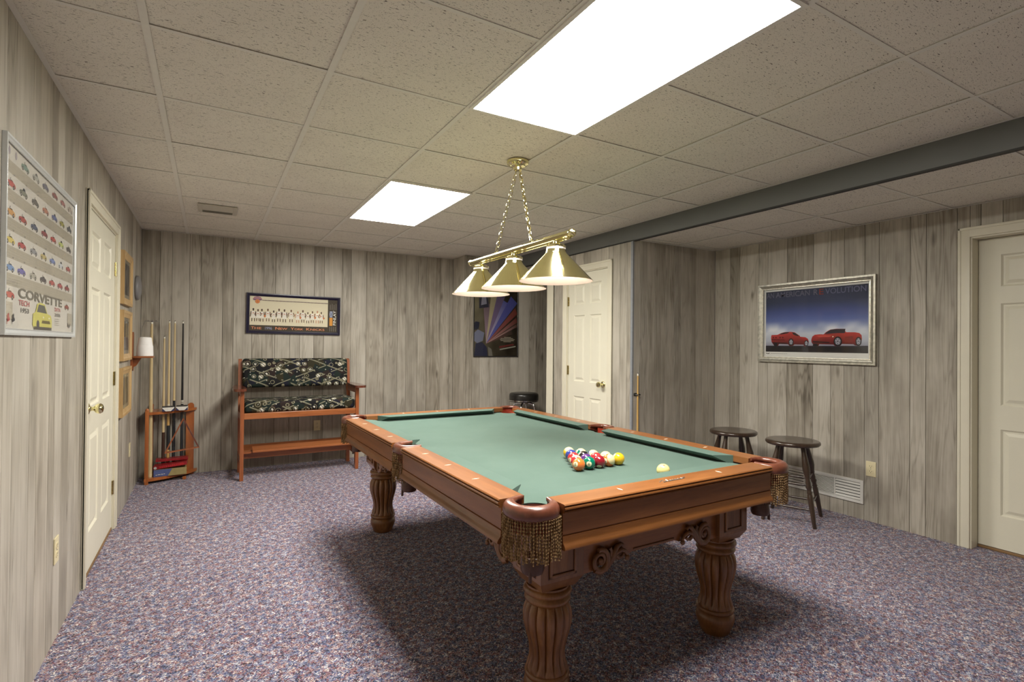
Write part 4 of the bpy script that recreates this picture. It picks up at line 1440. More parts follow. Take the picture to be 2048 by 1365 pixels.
def cue(label, x, y, L, mat_shaft, mat_butt, joint=.5, z0=.0545, r0=.0145, r1=.0065, rings=True, lean=(0, 0), group='cues in the corner rack', butt_cap=True, name='pool_cue', wrap=None):
    t = thing(name, label, 'cue', (x, y, z0), 0, group)
    t.rotation_euler = (lean[0], lean[1], 0)
    jb = L * joint
    rj = r0 + (r1 - r0) * joint
    mb = MB(); mb.lathe([(r0 * .9, 0), (r0, .006), (r0, .02), (rj * 1.02, jb)], 14); mb.build('butt', mat_butt, t, smooth=True)
    if rings:
        mb = MB()
        for dz in (0, .014, .026): mb.lathe([(rj * 1.06, jb - .004 + dz), (rj * 1.06, jb + .003 + dz)], 14)
        mb.build('joint_ring', 'ivory', t, smooth=True)
    mb = MB(); mb.lathe([(rj, jb), (r1 * 1.1, L * .93), (r1, L - .025)], 14); mb.build('shaft', mat_shaft, t, smooth=True)
    mb = MB(); mb.lathe([(r1 * 1.02, L - .025), (r1 * 1.02, L - .006)], 12); mb.build('ferrule', 'ivory', t, smooth=True)
    mb = MB(); mb.lathe([(r1 * .98, L - .006), (r1 * .6, L)], 12); mb.build('tip', 'black_plastic', t, smooth=True)
    if butt_cap:
        mb = MB(); mb.lathe([(r0 * .7, -.0003), (r0 * 1.03, .003), (r0 * 1.03, .022)], 14); mb.build('butt_cap', 'black_plastic', t, smooth=True)
    if wrap:
        mb = MB(); mb.lathe([(r0 * .97, jb * .35), (r0 * .93, jb * .72)], 14); mb.build('wrap', wrap, t, smooth=True)
    return t


cue('short one-piece maple cue with dark butt, leftmost of the rack\'s back row', -.376, 6.035, 1.320, 'cue_maple', 'butt_brown', .30, rings=False)
cue('maple cue with ringed joint beside the short maple cue', -.338, 6.060, 1.472, 'cue_maple', 'cue_gold', .43, wrap='butt_black')
cue('maple cue with long black butt beside the black cue', -.294, 6.080, 1.472, 'cue_maple', 'butt_black', .47, rings=False, wrap='black_lacquer')
cue('all-black cue with white tip at the right of the rack', -.228, 6.095, 1.472, 'black_lacquer', 'butt_black', .45)
cue('pale one-piece cue standing behind the mechanical bridge', -.478, 5.985, 1.440, 'cue_maple', 'butt_brown', .46, rings=False, r0=.0135)
br = cue('pale mechanical bridge stick with dark notched head, front left of the rack', -.468, 5.925, 1.455, 'cue_maple', 'cue_maple', .5, rings=False, r0=.0185, r1=.0085, butt_cap=False, name='bridge_stick', group=None)
br.location.y = 5.925
mb = MB()
mb.box((-.055, -.004, 1.452), (.055, .004, 1.460), bev=.002)
mb.tube([(-.055, 0, 1.456), (-.075, 0, 1.40), (-.080, 0, 1.33)], .0025, 6)
for k in (-.03, 0, .03): mb.tube([(k, -.006, 1.458), (k, .006, 1.464)], .004, 6)
mb.build('bridge_head', 'steel', br)

# rack triangle leaning on the shelf
tri = thing('ball_triangle', 'brown wooden ball triangle hanging on the corner rack', 'triangle', (0, 0, 0))
mb = MB()
A, B, C_ = Vector((-.206, 5.812, .598)), Vector((-.344, 5.800, .292)), Vector((-.080, 5.835, .318))
def bar(mb, p, q, wid=.030, th=.011):
    d = (q - p); n = d.cross(Vector((0, 1, 0))).normalized(); t = d.normalized(); y = t.cross(n).normalized()
    v = []
    for e in (p - t * .004, q + t * .004):
        for a, b in ((-1, -1), (1, -1), (1, 1), (-1, 1)): v.append(e + y * (a * wid / 2) + n * (b * th / 2))
    mb.add(v, [(0, 1, 2, 3), (7, 6, 5, 4), (0, 4, 5, 1), (1, 5, 6, 2), (2, 6, 7, 3), (3, 7, 4, 0)])
for p, q in ((A, B), (B, C_), (C_, A)):
    m2 = MB(); bar(m2, p, q); m2.build('side', 'mahogany_x' if p is C_ else 'bench_z', tri)
mb = MB(); mb.tube([(-.206, 5.812, .60), (-.206, 5.815, .638)], .0025, 6); mb.build('hook', 'brass_aged', tri)

# two game boxes on the bottom shelf
def game_box(name, label, c, size, rz, mat):
    t = thing(name, label, 'box', c, rz)
    w, d, h = size
    mb = MB(); mb.box((-w / 2, -d / 2, 0), (w / 2, d / 2, h), bev=.002); mb.build('carton', mat, t)
    return t
b1 = game_box('game_box', 'flat blue and tan carton under the red boxes', (-.312, 5.985, .0545), (.262, .15, .066), radians(3), 'box_tan')
mb = MB(); mb.prism([(-.1312, .001), (-.02, .001), (.015, .0655), (-.1312, .0655)], -.0755, -.0752, 'y'); mb.build('printed_panel', 'box_blue', b1)
mb = MB()
for i, (x, w) in enumerate(((-.115, .012), (-.098, .02), (-.073, .016), (-.052, .010))): mb.box((x, -.0758, .014 + .002 * i), (x + w, -.0754, .020 + .002 * i))
mb.build('printed_mark', 'box_pale', b1)
b2 = game_box('game_box', 'glossy red box with white round seal on the blue carton', (-.306, 5.975, .1210), (.268, .135, .030), radians(-2), 'box_red')
b2.rotation_euler = (0, radians(-5.5), radians(-2)); b2.location.z = .1340
mb = MB()
for i in range(12):
    x = -.085 + i * .0165
    mb.box((x, -.0685, .007), (x + .011, -.0677, .022))
mb.build('printed_band', 'box_red_bright', b2)
mb = MB(); mb.lathe([(.012, 0), (.012, .0015)], 18, M=Matrix.Translation((-.118, -.0676, .014)) @ Matrix.Rotation(pi / 2, 4, 'X')); mb.build('round_seal', 'box_pale', b2)
b3 = game_box('game_box', 'thin dark red box on top of the boxes in the rack', (-.300, 6.030, .1790), (.262, .10, .022), radians(1), 'box_red')

# chalk cartons on the top shelf
def chalk_carton(x, y, rz, label):
    t = thing('chalk_carton', label, 'carton', (x, y, .6645), rz, 'chalk cartons on the rack shelf')
    mb = MB(); mb.box((-.048, -.030, 0), (.048, .030, .036), bev=.001); mb.build('carton', 'carton_white', t)
    mb = MB()
    mb.prism([(-.048, .0), (-.020, .0), (-.048, .030)], -.0306, -.0302, 'y'); mb.prism([(.020, .0), (.048, .0), (.048, .030)], -.0306, -.0302, 'y')
    mb.build('printed_panel', 'carton_navy', t)
    mb = MB(); mb.box((-.046, -.026, .0365), (.046, .026, .046), bev=.003); mb.build('chalk_tray', 'black_plastic', t)
chalk_carton(-.334, 5.925, radians(8), 'white and navy chalk carton on the left of the rack shelf')
chalk_carton(-.222, 5.955, radians(-2), 'white and navy chalk carton on the right of the rack shelf')

# hand-chalk cone on its wall bracket
bk = thing('wall_bracket', 'small reddish wood bracket shelf on the left wall', 'shelf', (XL, 5.48, 0))
mb = MB(); prof = [(-.036, 1.085), (.0, 1.070), (.036, 1.085), (.036, 1.385), (.022, 1.400), (-.022, 1.400), (-.036, 1.385)]
mb.prism(prof, .0005, .018, 'x'); mb.build('back_plate', 'bench_z', bk)
mb = MB(); mb.box((.018, -.070, 1.180), (.162, .070, 1.196), bev=.004); mb.build('shelf', 'bench_x', bk)
mb = MB(); mb.prism([(.018, 1.180), (.018, 1.100), (.040, 1.115), (.075, 1.180)], -.008, .008, 'y'); mb.build('bracket', 'bench_z', bk)
cn = thing('chalk_cone', 'large white cone of hand chalk on the wall bracket', 'chalk', (XL + .098, 5.48, 1.1965))
mb = MB(); mb.lathe([(.060, 0), (.0605, .006), (.058, .085), (.0565, .088), (.055, .092), (.0475, .150), (.044, .158), (.030, .1615), (.006, .1625)], 32); mb.build('chalk_body', 'chalk_white', cn, smooth=True, angle=50)

# ================================================================ wooden stools
def make_stool(label, x, y, rz):
    t = thing('wooden_stool', label, 'stool', (x, y, 0), rz, 'dark wooden stools by the right wall')
    mb = MB()
    mb.lathe([(.165, .570), (.182, .573), (.1905, .582), (.1915, .590), (.188, .600), (.178, .6055), (.150, .6060), (.06, .602), (.005, .601)], 44); mb.build('seat', 'stool_wood', t, smooth=True, angle=60)
    tops, feet = [], []
    for k in range(4):
        a = radians(-112 + 90 * k)
        feet.append(Vector((.246 * cos(a), .246 * sin(a), 0))); tops.append(Vector((.118 * cos(a), .118 * sin(a), .572)))
    prof = [(0, .0125), (.05, .0135), (.12, .0155), (.28, .0185), (.40, .0185), (.415, .0150), (.43, .0185), (.445, .0150), (.46, .0150), (.48, .0170), (.50, .0215), (.53, .0160), (.545, .0175), (.56, .0165), (.58, .0150), (.60, .0150), (.615, .0180), (.64, .0185), (.70, .0250), (.76, .0260), (.86, .0200), (.92, .0165), (1.0, .0170)]
    for p, q in zip(feet, tops):
        mb = MB(); pts = [p.lerp(q, u) for u, r in prof]; rs = [r for u, r in prof]
        pts[0].z = 0.0008
        mb.tube(pts, rs, 14); mb.build('leg', 'stool_wood', t, smooth=True, angle=60)
    for k in range(4):
        j = (k + 1) % 4
        for u in ((.30, .60) if k % 2 == 0 else (.22, .52)):
            p, q = feet[k].lerp(tops[k], u), feet[j].lerp(tops[j], u)
            mb = MB(); mb.tube([p, p.lerp(q, .25), p.lerp(q, .5), p.lerp(q, .75), q], [.0065, .0085, .0095, .0085, .0065], 10); mb.build('stretcher', 'stool_wood', t, smooth=True)
    return t
make_stool('dark wooden stool next to the wall vent, nearer the camera', 3.917, 2.434, 0)
make_stool('dark wooden stool further back, half hidden by the pool table', 3.905, 2.955, radians(31))

# black vinyl bar stool by the poster wall
bs = thing('bar_stool', 'black vinyl bar stool with chrome legs below the film poster', 'stool', (3.345, 5.50, 0))
mb = MB(); mb.lathe([(.168, .628), (.178, .634), (.180, .645), (.180, .705), (.176, .720), (.160, .731), (.10, .736), (.01, .737)], 40); mb.build('seat', 'black_vinyl', bs, smooth=True, angle=50)
mb = MB(); mb.lathe([(.1815, .640), (.1815, .648)], 40, cap=False); mb.lathe([(.06, .600), (.06, .6275)], 24); mb.build('seat_ring', 'chrome', bs, smooth=True)
for k in range(4):
    a = radians(45 + 90 * k)
    d = Vector((cos(a), sin(a), 0))
    pts = [d * .03 + Vector((0, 0, .607)), d * .085 + Vector((0, 0, .606)), d * .118 + Vector((0, 0, .592)), d * .135 + Vector((0, 0, .560)), d * .148 + Vector((0, 0, .48)), d * .185 + Vector((0, 0, .24)), d * .222 + Vector((0, 0, .004))]
    mb = MB(); mb.tube(pts, .0115, 12); mb.build('leg', 'chrome', bs, smooth=True)
mb = MB(); mb.tube([(.172 * cos(2 * pi * i / 32), .172 * sin(2 * pi * i / 32), .27) for i in range(32)], .009, 8, closed=True); mb.build('foot_ring', 'chrome', bs, smooth=True)

# cue standing in a clip on the alcove wall
ac = cue('short pale cue upright in a black wall clip beside the corner trim', 3.315, YA - .030, 1.078, 'cue_gold', 'cue_gold', .5, z0=.0005, rings=False, r0=.0125, r1=.0062, group=None)
cl = thing('cue_clip', 'small black cue clip on the alcove wall', 'clip', (3.315, YA, .885))
mb = MB(); mb.box((-.022, -.008, -.012), (.022, -.0005, .012), bev=.002); mb.build('base', 'black_plastic', cl)
mb = MB()
for i in range(2):
    mb.tube([(.018 * (-1 if i else 1), -.008, 0), (.019 * (-1 if i else 1), -.030, 0), (.012 * (-1 if i else 1), -.046, 0)], .006, 8)
mb.build('jaw', 'black_plastic', cl, smooth=True)


# ================================================================ outlets, vents, clock
def outlet(label, M):
    """M maps (u, v, n) onto the wall"""
    t = thing('wall_outlet', label, 'outlet', M.translation, 0, 'ivory wall outlets')
    R = M.to_3x3().to_4x4()
    mb = MB(); mb.box((-.035, -.057, .0004), (.035, .057, .006), M=R, bev=.0035); p = mb.build('cover_plate', 'outlet_ivory', t)
    for s in (-1, 1):
        mb = MB()
        pts = [(.017 * cos(2 * pi * i / 16), max(-.0125, min(.0125, .017 * sin(2 * pi * i / 16))) + s * .0195) for i in range(16)]
        mb.prism(pts, .006, .0078, 'z', M=R); r = mb.build('receptacle', 'outlet_ivory', t)
        mb = MB()
        for x in (-.0065, .0065): mb.box((x - .0012, s * .0195 - .001, .0078), (x + .0012, s * .0195 + .008, .0081), M=R)
        mb.lathe([(.0026, .0078), (.0026, .0081)], 10, (0, s * .0195 - .007, 0), M=R)
        mb.build('slot', 'outlet_slot', r)
    mb = MB(); mb.lathe([(.003, .006), (.0028, .0072)], 10, M=R); mb.build('screw', 'steel', t)
    return t
def wallM(side, a, z):
    if side == 'L': u, n, o = Vector((0, 1, 0)), Vector((1, 0, 0)), Vector((XL, a, z))
    elif side == 'R': u, n, o = Vector((0, -1, 0)), Vector((-1, 0, 0)), Vector((XR, a, z))
    elif side == 'B': u, n, o = Vector((1, 0, 0)), Vector((0, -1, 0)), Vector((a, YB, z))
    elif side == 'P': u, n, o = Vector((1, 0, 0)), Vector((0, -1, 0)), Vector((a, YP, z))
    v = Vector((0, 0, 1))
    return Matrix(((u.x, v.x, n.x, o.x), (u.y, v.y, n.y, o.y), (u.z, v.z, n.z, o.z), (0, 0, 0, 1)))
outlet('ivory wall outlet low on the left wall near the camera', wallM('L', 3.003, .400))
outlet('ivory wall outlet on the left wall beyond the door', wallM('L', 5.450, .405))
outlet('ivory wall outlet on the back wall seen through the bench', wallM('B', 1.051, .400))
outlet('ivory wall outlet on the right wall beside the floor vent', wallM('R', 2.092, .400))

# return-air vent at the foot of the right wall
M = wallM('R', 2.48, .210); R = M.to_3x3().to_4x4()
vt = thing('wall_vent', 'long white metal air vent low on the right wall', 'vent', M.translation)
W0, W1, H0, H1 = -.337, .337, -.090, .090
mb = MB(); k = .022
for lo, hi in (((W0, H0, .0005), (W0 + k, H1, .012)), ((W1 - k, H0, .0005), (W1, H1, .012)), ((W0 + k, H0, .0005), (W1 - k, H0 + k, .012)), ((W0 + k, H1 - k, .0005), (W1 - k, H1, .012)), ((.120, H0 + k, .0005), (.130, H1 - k, .010)), ((-.130, H0 + k, .0005), (-.120, H1 - k, .010))):
    mb.box(lo, hi, M=R, bev=.0015)
mb.build('frame', 'vent_white', vt)
mb = MB(); mb.box((W0 + k, H0 + k, .0005), (W1 - k, H1 - k, .002), M=R); mb.build('duct_back', 'vent_dark', vt)
for (a, b, nsl, tilt) in ((.131, W1 - k - .001, 6, 38), (-.119, .119, 12, 62), (W0 + k + .001, -.131, 6, 38)):
    hh = (H1 - H0 - 2 * k) / nsl
    for i in range(nsl):
        mb = MB()
        Ms = R @ Matrix.Translation((0, H0 + k + hh * (i + .5), .0065)) @ Matrix.Rotation(radians(-tilt + 90), 4, 'X')
        mb.box((a, -.0008, -hh * .58), (b, .0008, hh * .42), M=Ms)
        mb.build('louver', 'vent_white', vt)

# supply register in the ceiling
cv = thing('ceiling_vent', 'small beige air register in the ceiling near the left wall', 'vent', (.045, 4.905, HC))
w, h = .138, .145
mb = MB(); k = .030
for lo, hi in (((-w, -h, -.008), (-w + k, h, -.0002)), ((w - k, -h, -.008), (w, h, -.0002)), ((-w + k, -h, -.008), (w - k, -h + k, -.0002)), ((-w + k, h - k, -.008), (w - k, h, -.0002))): mb.box(lo, hi, bev=.002)
mb.build('frame', 'vent_beige', cv)
mb = MB(); mb.box((-w + k, -h + k, -.0012), (w - k, h - k, -.0004)); mb.build('duct_back', 'vent_dark', cv)
for i in range(7):
    y = -h + k + (2 * h - 2 * k) * (i + .5) / 7
    mb = MB(); mb.box((-w + k, -.0008, -.011), (w - k, .0008, .011), M=Matrix.Translation((0, y, -.009)) @ Matrix.Rotation(radians(55 if i < 4 else -55), 4, 'X')); mb.build('louver', 'vent_beige', cv)

# round disc high on the left wall
M = wallM('L', 5.745, 1.800); R = M.to_3x3().to_4x4()
ck = thing('wall_clock', 'round grey domed wall clock in the corner of the left wall', 'clock', M.translation)
mb = MB(); mb.lathe([(.104, .0005), (.110, .006), (.110, .018), (.104, .028), (.098, .030)], 36, M=R); mb.build('case', 'clock_grey', ck, smooth=True, angle=50)
mb = MB(); mb.lathe([(.097, .030), (.080, .036), (.045, .042), (.004, .044)], 36, M=R); mb.build('cover', 'clock_grey', ck, smooth=True, angle=60)
# ================================================================ framed pictures: printed sheets of coloured shapes
class Print:
    """flat printed artwork; shapes in metres on the sheet (u right, v up), layered a hair apart"""
    def __init__(s): s.v, s.f, s.c, s.k = [], [], [], 0
    def lay(s): s.k += 1; return s.k * 0.00005
    def poly(s, pts, col, z=None):
        z = s.lay() if z is None else z
        o = len(s.v); s.v += [(u, v, z) for u, v in pts]; s.f.append(list(range(o, o + len(pts))))
        col = col if isinstance(col, list) else [col] * len(pts)
        s.c += [srgb(*c) for c in col]
    def rect(s, u0, v0, u1, v1, col, z=None): s.poly([(u0, v0), (u1, v0), (u1, v1), (u0, v1)], col, z)
    def ell(s, u, v, a, b, col, n=14, z=None): s.poly([(u + a * cos(2 * pi * i / n), v + b * sin(2 * pi * i / n)) for i in range(n)], col, z)
    def line(s, p, q, w, col, z=None):
        d = Vector((q[0] - p[0], q[1] - p[1])); n = Vector((-d.y, d.x)).normalized() * (w / 2)
        s.poly([(p[0] + n.x, p[1] + n.y), (p[0] - n.x, p[1] - n.y), (q[0] - n.x, q[1] - n.y), (q[0] + n.x, q[1] + n.y)], col, z)
    def text(s, body, u, v, h, col, width=None, rot=0.0, shear=0.0, bold=.012):
        V, F, w, hh = text_mesh(body, bold)
        sy = h / hh; sx = width / w if width else sy
        z = s.lay(); o = len(s.v)
        for x, y in V:
            a, b = x * sx + y * sy * shear, y * sy
            s.v.append((u + a * cos(rot) - b * sin(rot), v + a * sin(rot) + b * cos(rot), z)); s.c.append(srgb(*col))
        s.f += [[i + o for i in f] for f in F]
    def grid(s, u0, v0, u1, v1, nu, nv, fn):
        z = s.lay(); o = len(s.v)
        for j in range(nv + 1):
            for i in range(nu + 1):
                a, b = i / nu, j / nv
                s.v.append((u0 + (u1 - u0) * a, v0 + (v1 - v0) * b, z)); s.c.append(srgb(*fn(a, b)))
        for j in range(nv):
            for i in range(nu):
                k = o + j * (nu + 1) + i
                s.f.append([k, k + 1, k + nu + 2, k + nu + 1])
    def build(s, name, parent, M):
        me = bpy.data.meshes.new(name)
        me.from_pydata([tuple(M @ Vector(p)) for p in s.v], [], s.f)
        at = me.color_attributes.new('Col', 'FLOAT_COLOR', 'POINT')
        for i, c in enumerate(s.c): at.data[i].color = (c[0], c[1], c[2], 1)
        me.materials.append(MATS['print'])
        o = bpy.data.objects.new(name, me); COL.objects.link(o); o.parent = parent
        return o


def picture(name, label, side, a, z, W, H, fw, fd, mat, sheet, lip=None, lipmat=None, tilt=0.0, glass=True, inset=.004, cat='picture', group=None):
    """frame of width fw and depth fd round a sheet; a, z = lower-left corner on the wall"""
    M = wallM(side, a, z)
    t = thing(name, label, cat, M.translation, 0, group)
    R = M.to_3x3().to_4x4() @ Matrix.Rotation(tilt, 4, 'Z')
    # four mitred members, each its own part
    prof = [(0, .001), (0, fd), (fw * .35, fd * 1.0), (fw * .55, fd * .82), (fw, fd * .62), (fw, .001)]
    def member(p0, p1, inw):
        p0, p1, inw = Vector(p0), Vector(p1), Vector(inw)
        d = (p1 - p0).normalized(); n = len(prof)
        v = [(p0 + inw * u + d * u + Vector((0, 0, w_))) for u, w_ in prof] + [(p1 + inw * u - d * u + Vector((0, 0, w_))) for u, w_ in prof]
        f = [list(range(n)), list(range(n, 2 * n))[::-1]] + [(i, (i + 1) % n, n + (i + 1) % n, n + i) for i in range(n)]
        mb = MB(); mb.add(v, f, M=R); mb.build('frame_side', mat, t)
    member((0, 0, 0), (W, 0, 0), (0, 1, 0)); member((W, 0, 0), (W, H, 0), (-1, 0, 0)); member((W, H, 0), (0, H, 0), (0, -1, 0)); member((0, H, 0), (0, 0, 0), (1, 0, 0))
    if lip:
        mb = MB(); q = fw * .92
        for lo, hi in (((q, q, fd * .6), (W - q, q + lip, fd * .78)), ((q, H - q - lip, fd * .6), (W - q, H - q, fd * .78)), ((q, q + lip, fd * .6), (q + lip, H - q - lip, fd * .78)), ((W - q - lip, q + lip, fd * .6), (W - q, H - q - lip, fd * .78))):
            mb.box(lo, hi, M=R, bev=lip * .3)
        mb.build('frame_lip', lipmat, t)
    if sheet is not None:
        sheet.build('print', t, R @ Matrix.Translation((0, 0, inset)))
    mb = MB(); mb.box((fw * .5, fw * .5, .001), (W - fw * .5, H - fw * .5, inset - .0012), M=R); mb.build('backing', 'mat_board', t)
    if glass:
        g = fd * .55
        mb = MB(); mb.box((fw * .8, fw * .8, g - .0008), (W - fw * .8, H - fw * .8, g), M=R); mb.build('pane', 'picture_glass', t)
    return t


# --- 1. car chart poster on the left wall
P = Print(); W, H = 1.010, 0.650; fw = .020
P.rect(fw, fw, W - fw, H - fw, (214, 210, 200))
u0, v0 = 2.246, 1.338           # wall coordinates of the lower-left corner
def car_side(P, u, v, w, col, win=(70, 75, 80), open_top=True, flip=False):
    h = w * .36
    S = lambda x, y: (u + (w - x * w if flip else x * w), v + y * w)
    P.poly([S(x, y) for x, y in [(.01, .10), (.02, .19), (.12, .23), (.32, .25), (.50, .25), (.72, .25), (.90, .22), (.99, .17), (1.0, .09), (.97, .06), (.05, .06)]], col)
    if open_top: P.line(S(.36, .25), S(.46, .37), w * .03, win)
    P.poly([S(x, y) for x, y in ([(.34, .25), (.46, .35), (.62, .35), (.74, .25)] if not open_top else [(.40, .25), (.47, .30), (.66, .29), (.72, .25)])], win if not open_top else tuple(int(c * .5) for c in col))
    for x in (.20, .80): P.ell(*S(x, .075), w * .085, w * .085, (60, 58, 56), 10)
    for x in (.20, .80): P.ell(*S(x, .075), w * .042, w * .042, (175, 172, 165), 8)
rows = [
    (1.944, [None, None, (120, 150, 138), (170, 172, 165), (110, 112, 130), (150, 85, 85), (175, 120, 118), (190, 178, 165)], [2.305, 2.373, 2.474, 2.608, 2.741, 2.886, 3.023, 3.160]),
    (1.850, [(190, 95, 92), (128, 132, 118), (105, 105, 100), (190, 130, 110), (100, 115, 160), (165, 160, 95), (110, 115, 118)], [2.325, 2.46, 2.603, 2.746, 2.884, 3.014, 3.150]),
    (1.756, [(205, 155, 95), (175, 90, 85), (95, 105, 125), (150, 80, 85), (185, 85, 82), (190, 200, 120), (100, 98, 96)], [2.325, 2.455, 2.596, 2.734, 2.87, 3.004, 3.145]),
    (1.664, [(215, 195, 110), (180, 80, 80), (150, 152, 155), (190, 175, 120), (120, 140, 190), (205, 208, 212), (175, 90, 88)], [2.325, 2.45, 2.591, 2.727, 2.862, 3.004, 3.142]),
    (1.573, [(120, 150, 190), (115, 110, 175), (175, 172, 160), (85, 82, 88), (185, 95, 92), (180, 85, 90), (150, 72, 75)], [2.325, 2.449, 2.589, 2.725, 2.859, 2.995, 3.125]),
]
for r, (zc, cols, ys) in enumerate(rows):
    P.k = 1
    zc -= v0
    # beige data block below each row of cars, ruled into columns
    P.rect(fw + .004, zc - .072, W - fw - .006, zc - .030, (182, 175, 158))
    for q in range(1, 7): P.line((fw + q * .137, zc - .072), (fw + q * .137, zc - .030), .0012, (168, 162, 146))
    for q in range(4): P.line((fw + .006, zc - .038 - q * .009), (W - fw - .010, zc - .038 - q * .009), .0010, (170, 164, 148))
    for y, c in zip(ys, cols):
        u = y - u0; P.k = 12
        if c is None:
            P.ell(u, zc, .010, .014, (165, 158, 168)); continue
        car_side(P, u - .046, zc - .026, .092, c, open_top=(int(u * 100) % 3 != 0))
        P.rect(u + .024, zc + .022, u + .036, zc + .026, (140, 135, 130))
zc = 1.482 - v0; P.k = 12
car_side(P, 2.325 - u0 - .050, zc - .026, .10, (185, 85, 80)); car_side(P, 3.124 - u0 - .042, zc - .020, .084, (150, 75, 65))
P.rect(fw + .004, zc - .092, fw + .090, zc - .034, (182, 175, 158)); P.rect(W - fw - .095, zc - .092, W - fw - .010, zc - .034, (182, 175, 158))
P.k = 30
P.text('CORVETTE', 2.415 - u0, 1.468 - v0, .036, (120, 116, 104), width=.615, bold=.03)
P.text('TECH', 2.420 - u0, 1.443 - v0, .019, (190, 95, 100), width=.125)
P.text('1953', 2.445 - u0, 1.418 - v0, .017, (110, 108, 104), width=.095)
P.text('DATA', 2.905 - u0, 1.446 - v0, .016, (195, 100, 105), width=.100)
P.text('2006', 2.905 - u0, 1.424 - v0, .014, (125, 122, 118), width=.100)
# yellow car seen from the front
uc, vc = 2.585 - u0, 1.366 - v0
yw = (214, 208, 112)
P.poly([(uc, vc + .012), (uc + .005, vc + .055), (uc + .035, vc + .062), (uc + .06, vc + .095), (uc + .10, vc + .102), (uc + .165, vc + .098), (uc + .205, vc + .062), (uc + .255, vc + .058), (uc + .275, vc + .040), (uc + .275, vc + .004), (uc + .02, vc + .002)], yw)
P.poly([(uc + .055, vc + .064), (uc + .078, vc + .094), (uc + .16, vc + .093), (uc + .195, vc + .063)], (96, 98, 92))
P.poly([(uc + .12, vc + .022), (uc + .25, vc + .022), (uc + .24, vc + .034), (uc + .13, vc + .034)], (110, 100, 60))
P.rect(uc + .02, vc - .004, uc + .27, vc + .008, (90, 86, 80)); P.ell(uc + .07, vc + .016, .020, .017, (80, 78, 84)); P.ell(uc + .145, vc + .046, .010, .004, (240, 236, 200)); P.ell(uc + .23, vc + .045, .010, .004, (240, 236, 200))
for k in range(4): P.rect(2.905 - u0, 1.412 - v0 - k * .008, 2.985 - u0, 1.414 - v0 - k * .008, (185, 180, 172))
# crossed-flag marks and the winged mark
for (x, c) in ((.055, (170, 70, 75)), (.105, (70, 70, 72))):
    P.poly([(x, .048), (x + .018, .060), (x + .014, .074), (x - .004, .064)], c); P.poly([(x + .006, .044), (x + .026, .050), (x + .022, .060), (x + .004, .054)], c); P.line((x - .002, .036), (x + .016, .070), .003, c)
x = .918
for s in (-1, 1): P.poly([(x, .040), (x + s * .006, .055), (x + s * .024, .066), (x + s * .020, .050)], (92, 90, 90))
picture('wall_poster', 'silver-framed poster chart of many small cars on the left wall', 'L', u0, v0, W, H, fw, .014, 'alu_frame', P, lip=.005, lipmat='alu_edge', cat='poster')

# --- 2. basketball team print over the bench
P = Print(); W, H = .956, .428; fw = .030
P.rect(fw, fw, W - fw, H - fw, (70, 62, 50))
P.rect(fw + .003, .089, .824, H - fw - .002, (226, 218, 190))
def figure(P, u, foot, h, skin, arms):
    P.k = 4 + 20 * (int(u * 1000) % 2)
    j = (236, 232, 220)
    w = h * .26
    P.ell(u, foot + h * .93, h * .055, h * .075, skin)
    P.rect(u - h * .03, foot + h * .82, u + h * .03, foot + h * .88, skin)
    P.poly([(u - w * .5, foot + h * .80), (u + w * .5, foot + h * .80), (u + w * .42, foot + h * .55), (u - w * .42, foot + h * .55)], j)
    P.line((u - w * .50, foot + h * .79), (u - w * .46, foot + h * .57), h * .018, (176, 120, 95)); P.line((u + w * .50, foot + h * .79), (u + w * .46, foot + h * .57), h * .018, (176, 120, 95))
    P.rect(u - w * .22, foot + h * .64, u + w * .22, foot + h * .69, (196, 130, 100))
    P.poly([(u - w * .45, foot + h * .55), (u + w * .45, foot + h * .55), (u + w * .52, foot + h * .32), (u + w * .08, foot + h * .32), (u, foot + h * .45), (u - w * .08, foot + h * .32), (u - w * .52, foot + h * .32)], j)
    P.line((u - w * .45, foot + h * .553), (u + w * .45, foot + h * .553), h * .012, (180, 172, 160))
    for s in (-1, 1):
        P.line((u + s * w * .30, foot + h * .32), (u + s * w * .32, foot + h * .10), h * .05, skin)
        P.rect(u + s * w * .32 - h * .035, foot, u + s * w * .32 + h * .04, foot + h * .06, (222, 214, 196))
        k = arms if arms in (0, 1) else (1 if s > 0 else 0)
        if k == 0:
            P.line((u + s * w * .52, foot + h * .78), (u + s * w * .85, foot + h * .62), h * .05, skin); P.line((u + s * w * .85, foot + h * .62), (u + s * w * .62, foot + h * .50), h * .045, skin)
        else:
            P.line((u + s * w * .52, foot + h * .78), (u + s * w * .72, foot + h * .42), h * .05, skin)
    if arms == 2: P.ell(u + w * .75, foot + h * .50, h * .075, h * .075, (205, 120, 70))
sk = [(70, 52, 44), (96, 70, 56), (84, 60, 48), (110, 78, 60)]
xs = [.068, .113, .150, .208, .265, .318, .372, .440, .508, .560, .612, .660, .712, .754]
hs = [.155, .142, .150, .150, .138, .156, .156, .150, .140, .152, .135, .145, .155, .140]
for i, (x, h) in enumerate(zip(xs, hs)):
    figure(P, x, .112 + (.004 if i % 2 else 0), h, sk[i % 4] if i not in (8, 12) else (196, 140, 110), [1, 0, 2, 1, 0, 1, 1, 0, 2, 0, 0, 2, 0, 2][i])
P.k = 50
